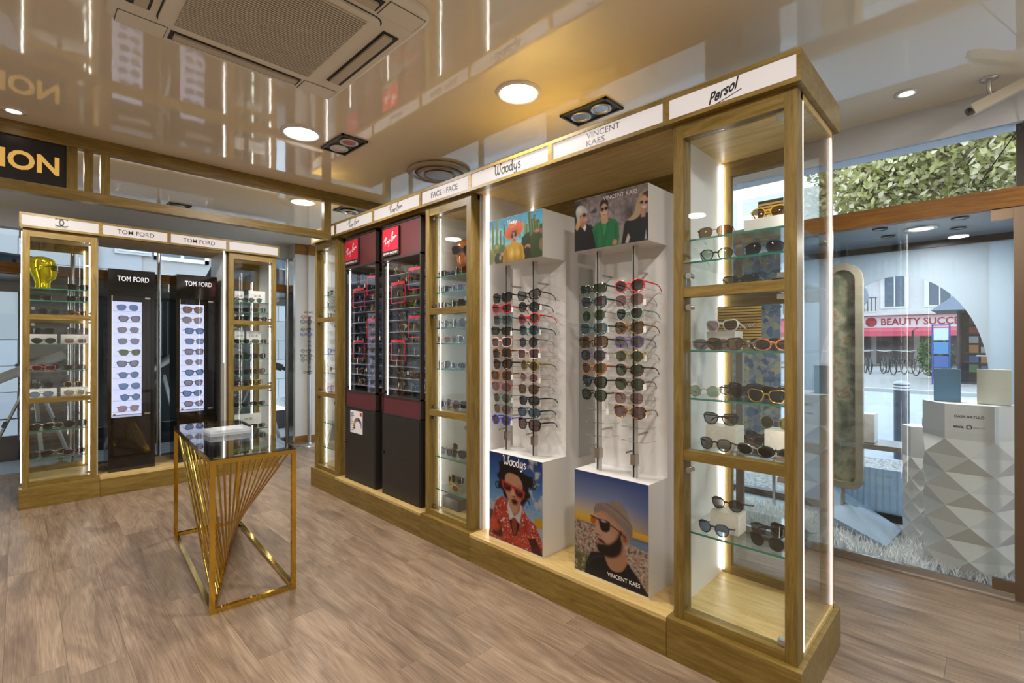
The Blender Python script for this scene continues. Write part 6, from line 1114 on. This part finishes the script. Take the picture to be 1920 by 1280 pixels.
# shrub and tree
def leaves(mb, c, r, n, size, rg, shell=.35):
    V, Fc = [], []
    for k in range(n):
        d = rg.normal(size=3); d /= np.linalg.norm(d); q = np.array(c) + d * np.array(r) * (shell + (1 - shell) * rg.random() ** .5); a, b = rg.normal(size=3), rg.normal(size=3); a /= np.linalg.norm(a); b -= a * b.dot(a); b /= np.linalg.norm(b); s = size * rg.uniform(.6, 1.3); i = len(V)
        V += [q - a * s, q - a * s * .2 + b * s * .55, q + a * s, q - a * s * .2 - b * s * .55 + np.cross(a, b) * s * .2]; Fc.append((i, i + 1, i + 2, i + 3))
    mb.add(V, Fc)
LEAF = pbr('plane_leaf', '8a9a4a', .6, 0, .3); N, L = nt(LEAF); ge = N.new('ShaderNodeNewGeometry'); rp = ramp(N, [(0, '6c7038'), (.4, 'a2a058'), (.7, 'c2ba88'), (1, 'dcd2ae')]); L.new(ge.outputs['Random Per Island'], rp.inputs[0]); L.new(rp.outputs[0], N['Principled BSDF'].inputs['Base Color']); N['Principled BSDF'].inputs['Subsurface Weight'].default_value = 0
rg = np.random.default_rng(9); sh = empty('shrub', (24.5, 1.9, 0), 'round green shrub beside the bicycles on the square', 'shrub'); m = MB(); leaves(m, (24.5, 1.55, .85), (.5, .55, .85), 900, .09, rg); o = m.build('foliage', pbr('shrub_green', '4a6a38', .7), sh); o['kind'] = 'stuff'; MB().cyl((24.5, 1.55, 0), (24.5, 1.55, .7), .04, 8).build('stem', BLACKM, sh)
tr = empty('plane_tree', (11.5, -4.2, 0), 'leafy plane tree whose branches fill the upper window', 'tree'); BK = pbr('bark', '6a5c4c', .9)
MB().tube([(11.5, -4.2, -.06), (11.4, -4.1, 2.4), (11.2, -3.5, 4.2)], [.32, .26, .2], 10).build('trunk', BK, tr)
for k, P in enumerate([[(11.2, -3.5, 4.0), (10.4, -1.6, 4.3), (9.8, .4, 4.4), (9.4, 1.9, 4.2)], [(11.2, -3.5, 4.2), (9.8, -2.4, 4.9), (8.6, -1.2, 4.6), (8.2, -.2, 4.0)], [(11.3, -3.6, 4.2), (10.2, -1.8, 5.4), (9.4, .5, 5.6)], [(10.2, -1.2, 4.3), (9.6, -.4, 3.8), (9.2, .4, 3.55)], [(9.0, -1.6, 4.8), (8.5, -1.6, 4.2), (8.2, -1.3, 3.7)]]): MB().tube(P, [.09, .06, .035, .02][:len(P)] if len(P) > 2 else .05, 7).build('branch', BK, tr)
m = MB()
for c, r, n in (((9.6, .3, 4.5), (1.6, 1.5, 1.0), 2600), ((9.0, -1.2, 4.4), (1.5, 1.3, 1.1), 2600), ((10.2, -2.6, 4.6), (1.8, 1.5, 1.3), 2000), ((9.6, -.3, 5.4), (1.9, 2.2, .9), 2000), ((8.6, -.2, 3.75), (.8, 1.1, .5), 900), ((9.3, 1.6, 4.3), (.7, .7, .5), 300), ((9.0, .75, 3.75), (.9, .9, .6), 1300), ((8.6, 1.3, 3.55), (.6, .45, .4), 350)): leaves(m, c, r, int(n * 4.2), .056, rg, .2)
o = m.build('foliage', LEAF, tr); o['kind'] = 'stuff'
ba = empty('banner', (4.9, .3, 2.1), 'dark blind sagging outside the top window above the soffit', 'blind')
MB().prism([(-.4, 2.15), (-.4, 2.34), (-.1, 2.30), (.12, 2.20), (.2, 2.15)], lambda a, b, c: (4.85 + c, a, b), .02).build('fabric', pbr('dark_canvas', '2a2e38', .8), ba); MB().prism([(1.0, 2.15), (1.0, 2.17), (1.2, 2.24), (2.2, 2.27), (2.2, 2.15)], lambda a, b, c: (4.85 + c, a, b), .02).build('fabric', pbr('dark_canvas', '2a2e38', .8), ba)
